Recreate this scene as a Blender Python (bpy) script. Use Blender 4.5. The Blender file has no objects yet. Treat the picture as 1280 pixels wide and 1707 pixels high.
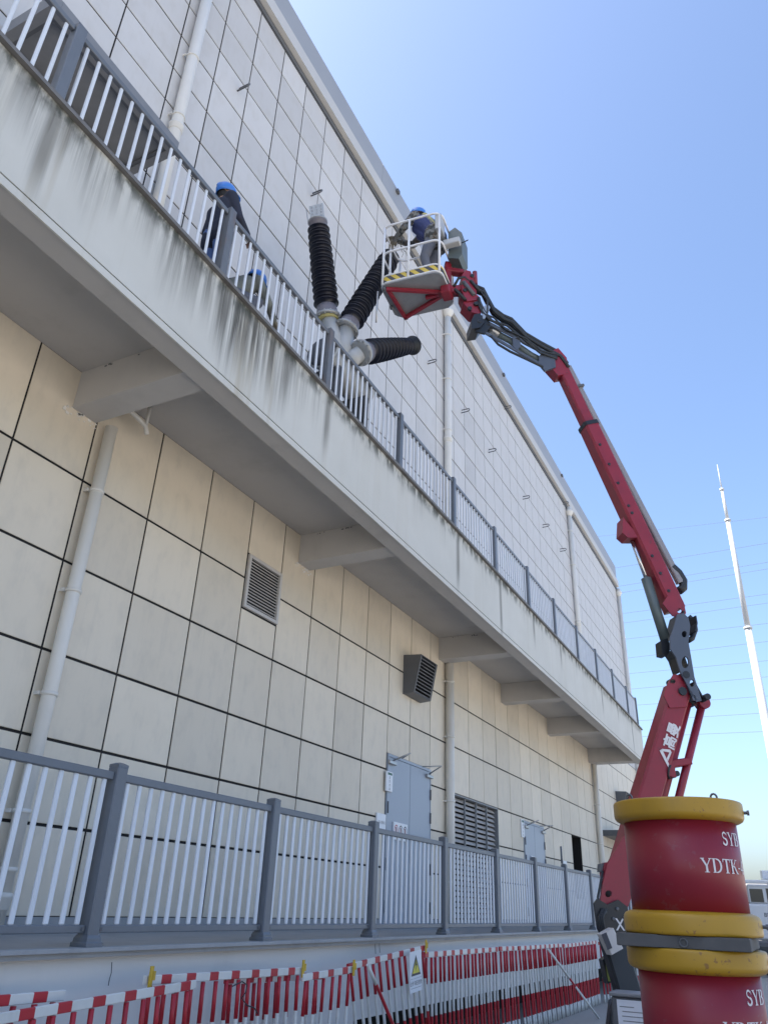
import bpy, bmesh, math, random
import numpy as np
from mathutils import Vector, Matrix
random.seed(7)
scene = bpy.context.scene
col = scene.collection
R_ = math.radians

# ------------------------------------------------------------------ camera
CAM = np.array([6.0, 0.0, 1.6])
PP = np.array([640.0, 853.5])
FOC = 1277.667
AX = np.array([[0.89335922, -0.1763098, -0.41330879],
               [0.44795348, 0.42173031, 0.78834081],
               [0.03531263, -0.88941464, 0.45573525]])
cd = bpy.data.cameras.new('camera')
cam = bpy.data.objects.new('camera', cd)
col.objects.link(cam)
cd.sensor_fit = 'VERTICAL'
cd.sensor_height = 24.0
cd.lens = FOC / 1707.0 * 24.0
cd.clip_start = 0.05
cd.clip_end = 3000
rt, up, fw = AX[:, 0], -AX[:, 1], AX[:, 2]
cam.matrix_world = Matrix(((rt[0], up[0], -fw[0], CAM[0]), (rt[1], up[1], -fw[1], CAM[1]),
                           (rt[2], up[2], -fw[2], CAM[2]), (0, 0, 0, 1)))
scene.camera = cam

# ------------------------------------------------------------------ light
SUN_EL, SUN_AZ = 55.0, 214.0       # azimuth: angle from +X towards +Y of the direction to the sun
w = bpy.data.worlds.new('World')
scene.world = w
w.use_nodes = True
nt = w.node_tree
bg = nt.nodes['Background']
sky = nt.nodes.new('ShaderNodeTexSky')
sky.sky_type = 'NISHITA'
sky.sun_disc = False
sky.sun_elevation = R_(SUN_EL)
sky.sun_rotation = R_(90.0 - SUN_AZ)
sky.air_density = 1.0
sky.dust_density = 3.0
sky.ozone_density = 4.5
nt.links.new(sky.outputs[0], bg.inputs[0])
bg.inputs[1].default_value = 0.11
sl = bpy.data.lights.new('sun', 'SUN')
sl.energy = 5.0
sl.angle = R_(0.5)
sl.color = (1.0, 0.95, 0.87)
sun = bpy.data.objects.new('sun', sl)
col.objects.link(sun)
sd = Vector((math.cos(R_(SUN_EL)) * math.cos(R_(SUN_AZ)), math.cos(R_(SUN_EL)) * math.sin(R_(SUN_AZ)), math.sin(R_(SUN_EL))))
sun.rotation_euler = sd.to_track_quat('Z', 'Y').to_euler()
sun.location = (0, 0, 40)
scene.view_settings.view_transform = 'Standard'
scene.view_settings.look = 'None'
scene.view_settings.gamma = 1.0
scene.view_settings.exposure = 1.7
scene.view_settings.use_curve_mapping = False

# ------------------------------------------------------------------ survey helpers (photo measurements -> places)
def ray(u, v):
    return AX @ np.array([u - PP[0], v - PP[1], FOC])
def at_x(u, v, x):
    d = ray(u, v); return Vector(CAM + d * ((x - CAM[0]) / d[0]))
def at_y(u, v, y):
    d = ray(u, v); return Vector(CAM + d * ((y - CAM[1]) / d[1]))
def at_z(u, v, z):
    d = ray(u, v); return Vector(CAM + d * ((z - CAM[2]) / d[2]))
def project(p):
    c = AX.T @ (np.array(p, float) - CAM)
    if c[2] < 0.1: return None
    return PP + FOC * c[:2] / c[2]

# ------------------------------------------------------------------ materials
def principled(name):
    m = bpy.data.materials.new(name)
    m.use_nodes = True
    return m, m.node_tree, m.node_tree.nodes['Principled BSDF']
def N(t, kind, **kw):
    n = t.nodes.new('ShaderNode' + kind)
    for k, v in kw.items():
        setattr(n, k, v)
    return n
def mathn(t, op, a, b=None, c=None, clamp=False):
    n = N(t, 'Math', operation=op, use_clamp=clamp)
    for i, v in enumerate((a, b, c)):
        if v is None: continue
        if isinstance(v, (int, float)): n.inputs[i].default_value = v
        else: t.links.new(v, n.inputs[i])
    return n.outputs[0]
def mixc(t, fac, a, b):
    n = N(t, 'Mix', data_type='RGBA')
    for s, v in ((0, fac), (6, a), (7, b)):
        if isinstance(v, (int, float)): n.inputs[s].default_value = v
        elif isinstance(v, tuple): n.inputs[s].default_value = (*v, 1)
        else: t.links.new(v, n.inputs[s])
    return n.outputs[2]
def noise(t, vec, scale, detail=4, rough=0.55):
    n = N(t, 'TexNoise')
    n.inputs['Scale'].default_value = scale
    n.inputs['Detail'].default_value = detail
    n.inputs['Roughness'].default_value = rough
    if vec is not None: t.links.new(vec, n.inputs['Vector'])
    return n.outputs['Fac']
def worldpos(t, sx=1, sy=1, sz=1):
    g = N(t, 'NewGeometry')
    m = N(t, 'VectorMath', operation='MULTIPLY')
    m.inputs[1].default_value = (sx, sy, sz)
    t.links.new(g.outputs['Position'], m.inputs[0])
    return m.outputs[0]
def ramp(t, v, lo, hi):
    n = N(t, 'MapRange', interpolation_type='SMOOTHSTEP')
    t.links.new(v, n.inputs[0])
    n.inputs[1].default_value = lo; n.inputs[2].default_value = hi
    return n.outputs[0]
def bump(t, b, h, dist, strength=0.5):
    n = N(t, 'Bump')
    n.inputs['Distance'].default_value = dist
    n.inputs['Strength'].default_value = strength
    t.links.new(h, n.inputs['Height'])
    t.links.new(n.outputs[0], b.inputs['Normal'])

def paint(name, c, rough=0.45, metal=0.0, scale=6.0, amt=0.12, dirt=0.0, dirtc=(0.06, 0.055, 0.05), rnd=0.0, bumpd=0.0, chips=0.0, chipc=(0.05, 0.045, 0.04)):
    m, t, b = principled(name)
    p = worldpos(t)
    f = noise(t, p, scale, 5, 0.6)
    lo = tuple(v * (1 - amt) for v in c); hi = tuple(min(1, v * (1 + amt)) for v in c)
    cc = mixc(t, f, lo, hi)
    if dirt > 0:
        d = noise(t, worldpos(t, 1, 1, 0.35), scale * 0.7, 6, 0.65)
        cc = mixc(t, mathn(t, 'MULTIPLY', ramp(t, d, 0.5, 0.78), dirt), cc, dirtc)
    if chips > 0:
        ch = noise(t, worldpos(t), scale * 7, 5, 0.7)
        ma = noise(t, worldpos(t), scale * 0.8, 3)
        cf = mathn(t, 'MULTIPLY', ramp(t, mathn(t, 'ADD', ch, mathn(t, 'MULTIPLY', ma, 0.35)), 0.80, 0.845), chips)
        cc = mixc(t, cf, cc, chipc)
    if rnd > 0:
        oi = N(t, 'ObjectInfo')
        hs = N(t, 'HueSaturation')
        t.links.new(mathn(t, 'MULTIPLY_ADD', oi.outputs['Random'], 2 * rnd, 1 - rnd), hs.inputs['Value'])
        t.links.new(cc, hs.inputs['Color'])
        cc = hs.outputs[0]
    t.links.new(cc, b.inputs['Base Color'])
    t.links.new(mathn(t, 'MULTIPLY_ADD', f, 0.25, max(0.05, rough - 0.12)), b.inputs['Roughness'])
    b.inputs['Metallic'].default_value = metal
    if bumpd: bump(t, b, noise(t, p, scale * 8, 4), bumpd)
    return m

def wall_panel_material(name, lo, hi):
    m, t, b = principled(name)
    base = mixc(t, noise(t, worldpos(t), 0.9, 5), lo, hi)
    cloud = noise(t, worldpos(t, 1, 2.2, 1.3), 2.3, 5, 0.62)
    cc = mixc(t, mathn(t, 'MULTIPLY', ramp(t, cloud, 0.44, 0.72), 0.23), base, (0.43, 0.40, 0.35))
    st = noise(t, worldpos(t, 1, 9, 0.35), 1.6, 5, 0.6)
    cc = mixc(t, mathn(t, 'MULTIPLY', ramp(t, st, 0.52, 0.78), 0.11), cc, (0.38, 0.36, 0.32))
    oi = N(t, 'ObjectInfo')
    hs = N(t, 'HueSaturation')
    t.links.new(mathn(t, 'MULTIPLY_ADD', oi.outputs['Random'], 0.17, 0.90), hs.inputs['Value'])
    t.links.new(cc, hs.inputs['Color'])
    t.links.new(hs.outputs[0], b.inputs['Base Color'])
    b.inputs['Roughness'].default_value = 0.55
    bump(t, b, noise(t, worldpos(t), 60, 4), 0.0015, 0.4)
    return m

def fascia_material():
    m, t, b = principled('stained_render')
    base = mixc(t, noise(t, worldpos(t), 1.4, 5), (0.51, 0.50, 0.45), (0.63, 0.62, 0.57))
    sep = N(t, 'SeparateXYZ')
    t.links.new(worldpos(t), sep.inputs[0])
    y, z = sep.outputs[1], sep.outputs[2]
    depth = mathn(t, 'SUBTRACT', 7.16, z)
    runl = noise(t, worldpos(t, 0, 1, 0), 1.7, 3, 0.6)
    fine = noise(t, worldpos(t, 0, 11, 0.32), 1.0, 6, 0.62)
    vfine = noise(t, worldpos(t, 0, 30, 0.5), 1.0, 5, 0.6)
    near = mathn(t, 'SUBTRACT', 1.0, mathn(t, 'MULTIPLY', mathn(t, 'ABSOLUTE', mathn(t, 'SUBTRACT', y, 4.9)), 0.55), clamp=True)
    near2 = mathn(t, 'MULTIPLY', mathn(t, 'SUBTRACT', 1.0, mathn(t, 'MULTIPLY', mathn(t, 'ABSOLUTE', mathn(t, 'SUBTRACT', y, 2.4)), 0.55), clamp=True), 0.45)
    wet = mathn(t, 'ADD', mathn(t, 'MULTIPLY', near, 0.75), near2)
    length = mathn(t, 'ADD', mathn(t, 'MULTIPLY', ramp(t, runl, 0.40, 0.74), 0.42), mathn(t, 'MULTIPLY', wet, 0.95))
    reach = ramp(t, mathn(t, 'SUBTRACT', length, depth), -0.35, 0.45)
    streak = mathn(t, 'ADD', mathn(t, 'MULTIPLY', ramp(t, fine, 0.36, 0.60), 0.85), mathn(t, 'MULTIPLY', ramp(t, vfine, 0.5, 0.7), 0.35), clamp=True)
    f = mathn(t, 'MULTIPLY', mathn(t, 'MULTIPLY', reach, streak), mathn(t, 'MULTIPLY_ADD', wet, 0.95, 0.36), clamp=True)
    warm = mathn(t, 'MULTIPLY', mathn(t, 'MULTIPLY', ramp(t, noise(t, worldpos(t, 0, 4, 0.25), 1, 4), 0.5, 0.68), 0.55), mathn(t, 'ADD', wet, 0.12))
    # runs starting from the railing posts
    pp = mathn(t, 'PINGPONG', mathn(t, 'SUBTRACT', y, 2.285), 1.0625)
    pline = ramp(t, mathn(t, 'ADD', mathn(t, 'MULTIPLY', pp, -1.0), mathn(t, 'MULTIPLY', vfine, 0.10)), -0.06, 0.03)
    prun = ramp(t, mathn(t, 'SUBTRACT', mathn(t, 'MULTIPLY', ramp(t, noise(t, worldpos(t, 0, 0.6, 0), 1.0, 1), 0.3, 0.7), 1.2), depth), -0.2, 0.4)
    f = mathn(t, 'MAXIMUM', f, mathn(t, 'MULTIPLY', mathn(t, 'MULTIPLY', pline, prun), 0.6))
    cc = mixc(t, warm, base, (0.36, 0.30, 0.19))
    cc = mixc(t, f, cc, (0.066, 0.060, 0.046))
    # thin dark rim of mould under the coping
    rim = mathn(t, 'MULTIPLY', ramp(t, mathn(t, 'MULTIPLY', depth, -1.0), -0.24, -0.02), ramp(t, noise(t, worldpos(t, 0, 6, 3), 1.2, 5), 0.40, 0.60))
    cc = mixc(t, mathn(t, 'MULTIPLY', rim, 0.85), cc, (0.035, 0.04, 0.03))
    t.links.new(cc, b.inputs['Base Color'])
    b.inputs['Roughness'].default_value = 0.75
    bump(t, b, noise(t, worldpos(t), 35, 5), 0.003, 0.5)
    return m

def ground_material():
    m, t, b = principled('concrete_ground')
    f = noise(t, worldpos(t), 0.5, 6)
    g = noise(t, worldpos(t), 25, 5)
    cc = mixc(t, f, (0.29, 0.27, 0.24), (0.38, 0.355, 0.315))
    cc = mixc(t, mathn(t, 'MULTIPLY', g, 0.35), cc, (0.22, 0.21, 0.195))
    t.links.new(cc, b.inputs['Base Color'])
    b.inputs['Roughness'].default_value = 0.85
    bump(t, b, g, 0.004)
    return m

def stripe_material():
    m, t, b = principled('hazard_stripe')
    sep = N(t, 'SeparateXYZ')
    t.links.new(worldpos(t), sep.inputs[0])
    v = mathn(t, 'ADD', mathn(t, 'MULTIPLY', sep.outputs[0], 7.3), mathn(t, 'MULTIPLY', sep.outputs[2], 7.0))
    fr = mathn(t, 'FRACT', v)
    cc = mixc(t, mathn(t, 'GREATER_THAN', fr, 0.5), (0.62, 0.45, 0.05), (0.04, 0.04, 0.04))
    t.links.new(cc, b.inputs['Base Color'])
    b.inputs['Roughness'].default_value = 0.45
    return m

def glass_material(name, c=(0.03, 0.04, 0.045)):
    m, t, b = principled(name)
    b.inputs['Base Color'].default_value = (*c, 1)
    b.inputs['Roughness'].default_value = 0.06
    b.inputs['Specular IOR Level'].default_value = 0.8
    return m

M = {}
M['panel'] = wall_panel_material('beige_facade_panel', (0.635, 0.562, 0.445), (0.72, 0.65, 0.535))
M['panelup'] = wall_panel_material('pale_grey_facade_panel', (0.51, 0.50, 0.49), (0.59, 0.58, 0.57))
M['fascia'] = fascia_material()
M['ground'] = ground_material()
M['stripe'] = stripe_material()
M['joint'] = paint('joint_sealant', (0.013, 0.012, 0.012), 0.9, amt=0.3)
M['soffit'] = paint('soffit_paint', (0.47, 0.455, 0.435), 0.75, scale=1.8, amt=0.09, dirt=0.3, dirtc=(0.24, 0.225, 0.205))
M['plinth'] = paint('plinth_render', (0.69, 0.675, 0.645), 0.7, scale=1.6, amt=0.06, dirt=0.28, dirtc=(0.36, 0.35, 0.33), bumpd=0.002)
M['coping'] = paint('weathered_coping', (0.16, 0.155, 0.15), 0.7, scale=5, amt=0.35, dirt=0.5, dirtc=(0.07, 0.05, 0.04))
M['ledge'] = paint('grey_ledge_stone', (0.33, 0.335, 0.34), 0.6, scale=4, amt=0.2, dirt=0.4, dirtc=(0.11, 0.11, 0.11))
M['rail'] = paint('grey_blue_rail_paint', (0.135, 0.150, 0.172), 0.42, scale=9, amt=0.14, dirt=0.15, rnd=0.05)
M['railrust'] = paint('rusted_rail_paint', (0.13, 0.14, 0.155), 0.5, scale=7, amt=0.25, dirt=0.75, dirtc=(0.17, 0.085, 0.045))
M['bar'] = paint('white_bar_paint', (0.66, 0.69, 0.73), 0.4, scale=10, amt=0.06, dirt=0.1, dirtc=(0.4, 0.4, 0.4), rnd=0.04)
M['pipe'] = paint('pvc_pipe', (0.69, 0.67, 0.62), 0.45, scale=3, amt=0.08, dirt=0.3, dirtc=(0.36, 0.31, 0.25))
M['parapet'] = paint('parapet_metal', (0.30, 0.315, 0.34), 0.5, scale=1.2, amt=0.1)
M['gutter'] = paint('gutter_strip', (0.50, 0.495, 0.485), 0.55, scale=2, amt=0.08)
M['door'] = paint('blue_grey_door', (0.31, 0.355, 0.42), 0.4, scale=2, amt=0.06)
M['steel'] = paint('dull_steel', (0.42, 0.42, 0.42), 0.35, metal=0.8, scale=12, amt=0.2)
M['darkmetal'] = paint('dark_grey_metal', (0.10, 0.105, 0.115), 0.45, scale=8, amt=0.2)
M['louvre'] = paint('grey_louvre', (0.20, 0.205, 0.215), 0.45, scale=8, amt=0.15)
M['louvrelight'] = paint('light_louvre', (0.50, 0.48, 0.46), 0.5, scale=8, amt=0.15)
M['void'] = paint('dark_interior', (0.012, 0.012, 0.013), 0.9)
M['red'] = paint('boom_red_paint', (0.245, 0.017, 0.033), 0.42, scale=5, amt=0.25, dirt=0.45, dirtc=(0.12, 0.025, 0.035), chips=0.6, chipc=(0.09, 0.04, 0.04))
M['black'] = paint('black_paint', (0.014, 0.016, 0.020), 0.42, scale=6, amt=0.25)
M['knuckle'] = paint('graphite_plate', (0.075, 0.088, 0.115), 0.38, scale=5, amt=0.15)
M['rubber'] = paint('hose_rubber', (0.022, 0.026, 0.03), 0.55, scale=10, amt=0.2)
M['chrome'] = paint('polished_rod', (0.62, 0.63, 0.65), 0.2, metal=0.95, scale=10, amt=0.06)
M['greytube'] = paint('grey_cable_tray', (0.25, 0.24, 0.25), 0.45, scale=5, amt=0.15)
M['white'] = paint('white_paint', (0.74, 0.75, 0.77), 0.35, scale=9, amt=0.06, dirt=0.15, dirtc=(0.35, 0.34, 0.33))
M['alu'] = paint('basket_floor_metal', (0.30, 0.31, 0.32), 0.42, metal=0.35, scale=7, amt=0.2, dirt=0.2)
M['drumred'] = paint('drum_red_paint', (0.225, 0.009, 0.022), 0.40, scale=2.5, amt=0.12, dirt=0.3, dirtc=(0.16, 0.02, 0.035), chips=0.35, chipc=(0.20, 0.07, 0.08))
M['yellow'] = paint('yellow_flange_paint', (0.40, 0.225, 0.012), 0.40, scale=4, amt=0.1, dirt=0.4, dirtc=(0.22, 0.13, 0.025), chips=0.7, chipc=(0.16, 0.07, 0.03))
M['board'] = paint('grey_timber', (0.085, 0.085, 0.085), 0.75, scale=7, amt=0.3, bumpd=0.002)
M['letter'] = paint('faded_white_letter', (0.66, 0.64, 0.64), 0.5, scale=40, amt=0.2, dirt=0.25, dirtc=(0.35, 0.1, 0.12))
M['barred'] = paint('barrier_red', (0.42, 0.016, 0.028), 0.42, scale=10, amt=0.15, dirt=0.15, dirtc=(0.2, 0.02, 0.03), rnd=0.08)
M['barwhite'] = paint('barrier_white', (0.66, 0.65, 0.61), 0.45, scale=10, amt=0.08, dirt=0.35, dirtc=(0.38, 0.35, 0.30), rnd=0.06)
M['clamp'] = paint('yellow_clamp', (0.58, 0.38, 0.03), 0.45, scale=12, amt=0.15, dirt=0.25)
M['sheds'] = paint('dark_silicone_sheds', (0.005, 0.0065, 0.016), 0.40, scale=10, amt=0.2)
M['tank'] = paint('grey_tank_paint', (0.42, 0.43, 0.43), 0.35, scale=4, amt=0.08)
M['flange'] = paint('cast_flange', (0.36, 0.37, 0.37), 0.4, metal=0.4, scale=10, amt=0.15)
M['collar'] = paint('grey_violet_collar', (0.17, 0.16, 0.185), 0.45, scale=10, amt=0.15)
M['signwhite'] = paint('sign_white', (0.72, 0.74, 0.77), 0.4, scale=20, amt=0.04)
M['signyellow'] = paint('sign_yellow', (0.62, 0.55, 0.04), 0.4, scale=20, amt=0.05)
M['ink'] = paint('sign_ink', (0.03, 0.035, 0.05), 0.5)
M['inkred'] = paint('sign_red_ink', (0.45, 0.09, 0.09), 0.5)
M['inkgreen'] = paint('sign_green', (0.03, 0.12, 0.10), 0.5)
M['paper'] = paint('paper_sheet', (0.68, 0.70, 0.75), 0.6, scale=20, amt=0.06)
M['navy'] = paint('navy_jacket', (0.022, 0.026, 0.045), 0.85, scale=18, amt=0.3, bumpd=0.004)
M['jeans'] = paint('blue_jeans', (0.10, 0.16, 0.34), 0.9, scale=20, amt=0.2, bumpd=0.004)
M['olive'] = paint('grey_green_jacket', (0.17, 0.18, 0.16), 0.85, scale=12, amt=0.35, bumpd=0.004)
def camo_material():
    m, t, b = principled('mottled_jacket')
    f = noise(t, worldpos(t), 14, 3, 0.5)
    cc = mixc(t, ramp(t, f, 0.47, 0.50), (0.055, 0.06, 0.06), (0.20, 0.20, 0.19))
    cc = mixc(t, ramp(t, noise(t, worldpos(t, 1.3, 1, 0.8), 19, 3, 0.5), 0.56, 0.59), cc, (0.11, 0.085, 0.065))
    t.links.new(cc, b.inputs['Base Color'])
    b.inputs['Roughness'].default_value = 0.9
    bump(t, b, noise(t, worldpos(t), 22, 4), 0.012, 0.7)
    return m
M['camo'] = camo_material()
M['bluevest'] = paint('blue_vest', (0.045, 0.06, 0.17), 0.8, scale=14, amt=0.25, bumpd=0.004)
M['greytrouser'] = paint('grey_trousers', (0.13, 0.14, 0.17), 0.9, scale=14, amt=0.25, bumpd=0.004)
M['skin'] = paint('skin', (0.42, 0.25, 0.18), 0.55, scale=30, amt=0.08)
M['hair'] = paint('black_hair', (0.015, 0.013, 0.012), 0.6)
M['helmet'] = paint('blue_helmet', (0.05, 0.20, 0.60), 0.3, scale=8, amt=0.08)
M['glove'] = paint('work_glove', (0.20, 0.18, 0.14), 0.9, scale=30, amt=0.2)
M['boot'] = paint('black_boot', (0.02, 0.02, 0.02), 0.6)
M['harness'] = paint('harness_webbing', (0.42, 0.38, 0.16), 0.8, scale=25, amt=0.2)
M['ctrlbox'] = paint('green_grey_box', (0.10, 0.125, 0.125), 0.45, scale=7, amt=0.15)
M['mast'] = paint('galvanised_mast', (0.40, 0.42, 0.44), 0.5, metal=0.1, scale=3, amt=0.06)
M['wire'] = paint('power_wire', (0.085, 0.095, 0.115), 0.9)
M['truckwhite'] = paint('truck_white', (0.62, 0.64, 0.66), 0.3, scale=3, amt=0.05, dirt=0.2, dirtc=(0.3, 0.3, 0.3))
M['glass'] = glass_material('dark_glass')
M['farwall'] = paint('pale_shed_wall', (0.55, 0.58, 0.62), 0.7, scale=0.3, amt=0.08)
M['greenplate'] = paint('green_yellow_plate', (0.22, 0.26, 0.05), 0.5, scale=8, amt=0.15)
M['pallet'] = paint('pallet_wood', (0.25, 0.18, 0.11), 0.85, scale=6, amt=0.25)

# ------------------------------------------------------------------ mesh building
ORG = {}
class MB:
    def __init__(s):
        s.v = []; s.f = []; s.m = []; s.smooth = []
    def add(s, vs, fs, mi=0, sm=False):
        o = len(s.v)
        s.v += [tuple(v) for v in vs]
        for f in fs:
            s.f.append([i + o for i in f]); s.m.append(mi); s.smooth.append(sm)
        return s
    def box(s, x0, x1, y0, y1, z0, z1, mi=0):
        vs = [(x, y, z) for x in (x0, x1) for y in (y0, y1) for z in (z0, z1)]
        return s.add(vs, [(0, 1, 3, 2), (4, 6, 7, 5), (0, 4, 5, 1), (2, 3, 7, 6), (0, 2, 6, 4), (1, 5, 7, 3)], mi)
    def cbox(s, x0, x1, y0, y1, z0, z1, c, mi=0):
        """box with chamfered edges"""
        b = bmesh.new()
        bmesh.ops.create_cube(b, size=1)
        for v in b.verts:
            v.co = ((x0 + x1) / 2 + v.co.x * (x1 - x0), (y0 + y1) / 2 + v.co.y * (y1 - y0), (z0 + z1) / 2 + v.co.z * (z1 - z0))
        bmesh.ops.bevel(b, geom=list(b.edges), offset=c, segments=1, affect='EDGES', profile=0.5)
        b.verts.index_update()
        s.add([v.co[:] for v in b.verts], [[v.index for v in f.verts] for f in b.faces], mi)
        b.free()
        return s
    def frame(s, a, b, side=None):
        a, b = Vector(a), Vector(b)
        d = (b - a).normalized()
        if side is None: side = Vector((0, 0, 1)) if abs(d.z) < 0.9 else Vector((1, 0, 0))
        side = Vector(side)
        n1 = (side - d * side.dot(d)).normalized()
        return d, n1, d.cross(n1)
    def beam(s, a, b, w, h, side=None, c=0.0, mi=0, w2=None, h2=None):
        """rectangular bar a->b; w along 'side', h across; optional chamfer"""
        d, n1, n2 = s.frame(a, b, side)
        w2 = w if w2 is None else w2; h2 = h if h2 is None else h2
        def ring(p, w, h):
            p = Vector(p)
            if c <= 0:
                return [p + n1 * sx * w / 2 + n2 * sy * h / 2 for sx, sy in ((-1, -1), (1, -1), (1, 1), (-1, 1))]
            r = []
            for sx, sy, o in ((-1, -1, 0), (1, -1, 1), (1, 1, 0), (-1, 1, 1)):
                pa = p + n1 * sx * (w / 2 - (0 if o == 0 else c)) + n2 * sy * (h / 2 - (c if o == 0 else 0))
                pb = p + n1 * sx * (w / 2 - (c if o == 0 else 0)) + n2 * sy * (h / 2 - (0 if o == 0 else c))
                r += [pa, pb]
            return r
        r0, r1 = ring(a, w, h), ring(b, w2, h2)
        k = len(r0)
        fs = [(i, (i + 1) % k, k + (i + 1) % k, k + i) for i in range(k)]
        fs += [list(range(k))[::-1], list(range(k, 2 * k))]
        return s.add(r0 + r1, fs, mi)
    def tube(s, pts, r, n=8, mi=0, caps=True, radii=None):
        pts = [Vector(p) for p in pts]
        rings = []
        prev = None
        for i, p in enumerate(pts):
            if i == 0: d = pts[1] - p
            elif i == len(pts) - 1: d = p - pts[i - 1]
            else: d = (pts[i + 1] - p).normalized() + (p - pts[i - 1]).normalized()
            d.normalize()
            if prev is None:
                ref = Vector((0, 0, 1)) if abs(d.z) < 0.9 else Vector((1, 0, 0))
                n1 = (ref - d * ref.dot(d)).normalized()
            else:
                n1 = (prev - d * prev.dot(d)).normalized()
            prev = n1
            n2 = d.cross(n1)
            rr = radii[i] if radii else r
            rings.append([p + (n1 * math.cos(a) + n2 * math.sin(a)) * rr for a in [2 * math.pi * k / n for k in range(n)]])
        vs = [v for q in rings for v in q]
        fs = []
        for i in range(len(pts) - 1):
            for k in range(n):
                fs.append((i * n + k, i * n + (k + 1) % n, (i + 1) * n + (k + 1) % n, (i + 1) * n + k))
        s.add(vs, fs, mi, True)
        if caps:
            o = len(s.v) - len(vs)
            s.f.append([o + k for k in range(n)][::-1]); s.m.append(mi); s.smooth.append(False)
            e = o + (len(pts) - 1) * n
            s.f.append([e + k for k in range(n)]); s.m.append(mi); s.smooth.append(False)
        return s
    def lathe(s, o, axis, prof, n=32, mi=0, sm=True, caps=True):
        """prof: list of (distance along axis, radius)"""
        o, d = Vector(o), Vector(axis).normalized()
        ref = Vector((0, 0, 1)) if abs(d.z) < 0.9 else Vector((1, 0, 0))
        n1 = (ref - d * ref.dot(d)).normalized(); n2 = d.cross(n1)
        vs = []
        for h, r in prof:
            vs += [o + d * h + (n1 * math.cos(a) + n2 * math.sin(a)) * r for a in [2 * math.pi * k / n for k in range(n)]]
        fs = []
        for i in range(len(prof) - 1):
            for k in range(n):
                fs.append((i * n + k, i * n + (k + 1) % n, (i + 1) * n + (k + 1) % n, (i + 1) * n + k))
        b = len(s.v)
        s.add(vs, fs, mi, sm)
        if caps:
            s.f.append([b + k for k in range(n)][::-1]); s.m.append(mi); s.smooth.append(False)
            e = b + (len(prof) - 1) * n
            s.f.append([e + k for k in range(n)]); s.m.append(mi); s.smooth.append(False)
        return s
    def prism(s, poly, o, e1, e2, ext, holes=(), mi=0):
        """2-D polygon (in e1,e2 from o) pushed along ext, with optional round/poly holes"""
        b = bmesh.new()
        o, e1, e2, ext = Vector(o), Vector(e1), Vector(e2), Vector(ext)
        edges = []
        for loop in [poly] + list(holes):
            vv = [b.verts.new(o + e1 * p[0] + e2 * p[1]) for p in loop]
            for i in range(len(vv)):
                edges.append(b.edges.new((vv[i], vv[(i + 1) % len(vv)])))
        bmesh.ops.triangle_fill(b, use_beauty=True, use_dissolve=False, edges=edges)
        g = bmesh.ops.extrude_face_region(b, geom=list(b.faces))
        for v in g['geom']:
            if isinstance(v, bmesh.types.BMVert): v.co += ext
        bmesh.ops.recalc_face_normals(b, faces=list(b.faces))
        b.verts.index_update()
        s.add([v.co[:] for v in b.verts], [[v.index for v in f.verts] for f in b.faces], mi)
        b.free()
        return s
    def mesh(s, name, mats, org=(0, 0, 0)):
        me = bpy.data.meshes.new(name)
        o = Vector(org)
        me.from_pydata([Vector(v) - o for v in s.v], [], s.f)
        for m in mats: me.materials.append(m)
        me.polygons.foreach_set('material_index', s.m)
        me.polygons.foreach_set('use_smooth', s.smooth)
        me.update()
        return me
    def build(s, name, mats, parent=None, kind=None):
        if not isinstance(mats, (list, tuple)): mats = [mats]
        mats = [M[k] if isinstance(k, str) else k for k in mats]
        org = ORG[parent.name] if parent else Vector((0, 0, 0))
        me = s.mesh(name, mats, org)
        bmx = bmesh.new(); bmx.from_mesh(me)
        bmesh.ops.recalc_face_normals(bmx, faces=list(bmx.faces))
        bmx.to_mesh(me); bmx.free()
        o = bpy.data.objects.new(name, me)
        col.objects.link(o)
        if parent: o.parent = parent
        ORG[o.name] = org
        if kind: o['kind'] = kind
        return o
def tag(o, label, cat, group=None):
    o['label'] = label; o['category'] = cat
    if group: o['group'] = group
    return o
def thing(name, loc, label, cat, group=None):
    o = bpy.data.objects.new(name, None)
    o.empty_display_size = 0.2
    col.objects.link(o)
    o.location = loc
    ORG[o.name] = Vector(loc)
    return tag(o, label, cat, group)
def single(mb, name, mats, label, cat, loc, group=None):
    """a thing that is one mesh, with its origin at its base"""
    o = mb.build(name, mats)
    l = Vector(loc)
    o.data.transform(Matrix.Translation(-l)); o.location = l
    ORG[o.name] = l
    return tag(o, label, cat, group)
def inst(name, me, parent, loc):
    o = bpy.data.objects.new(name, me)
    col.objects.link(o)
    o.parent = parent
    o.location = Vector(loc) - ORG[parent.name]
    ORG[o.name] = ORG[parent.name]
    return o
def circle(cx, cy, r, n=14, ry=None):
    return [(cx + r * math.cos(2 * math.pi * k / n), cy + (ry or r) * math.sin(2 * math.pi * k / n)) for k in range(n)]
def text_polys(s, size, bold=0.0):
    """outline lettering as flat triangles: (verts2d, faces), width"""
    cu = bpy.data.curves.new('lettering', 'FONT')
    cu.body = s; cu.size = size; cu.resolution_u = 3; cu.offset = bold
    ob = bpy.data.objects.new('lettering', cu)
    col.objects.link(ob)
    dg = bpy.context.evaluated_depsgraph_get()
    me = bpy.data.meshes.new_from_object(ob.evaluated_get(dg))
    vs = [(v.co.x, v.co.y) for v in me.vertices]
    fs = [list(p.vertices) for p in me.polygons]
    bpy.data.objects.remove(ob); bpy.data.curves.remove(cu); bpy.data.meshes.remove(me)
    return vs, fs
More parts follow.
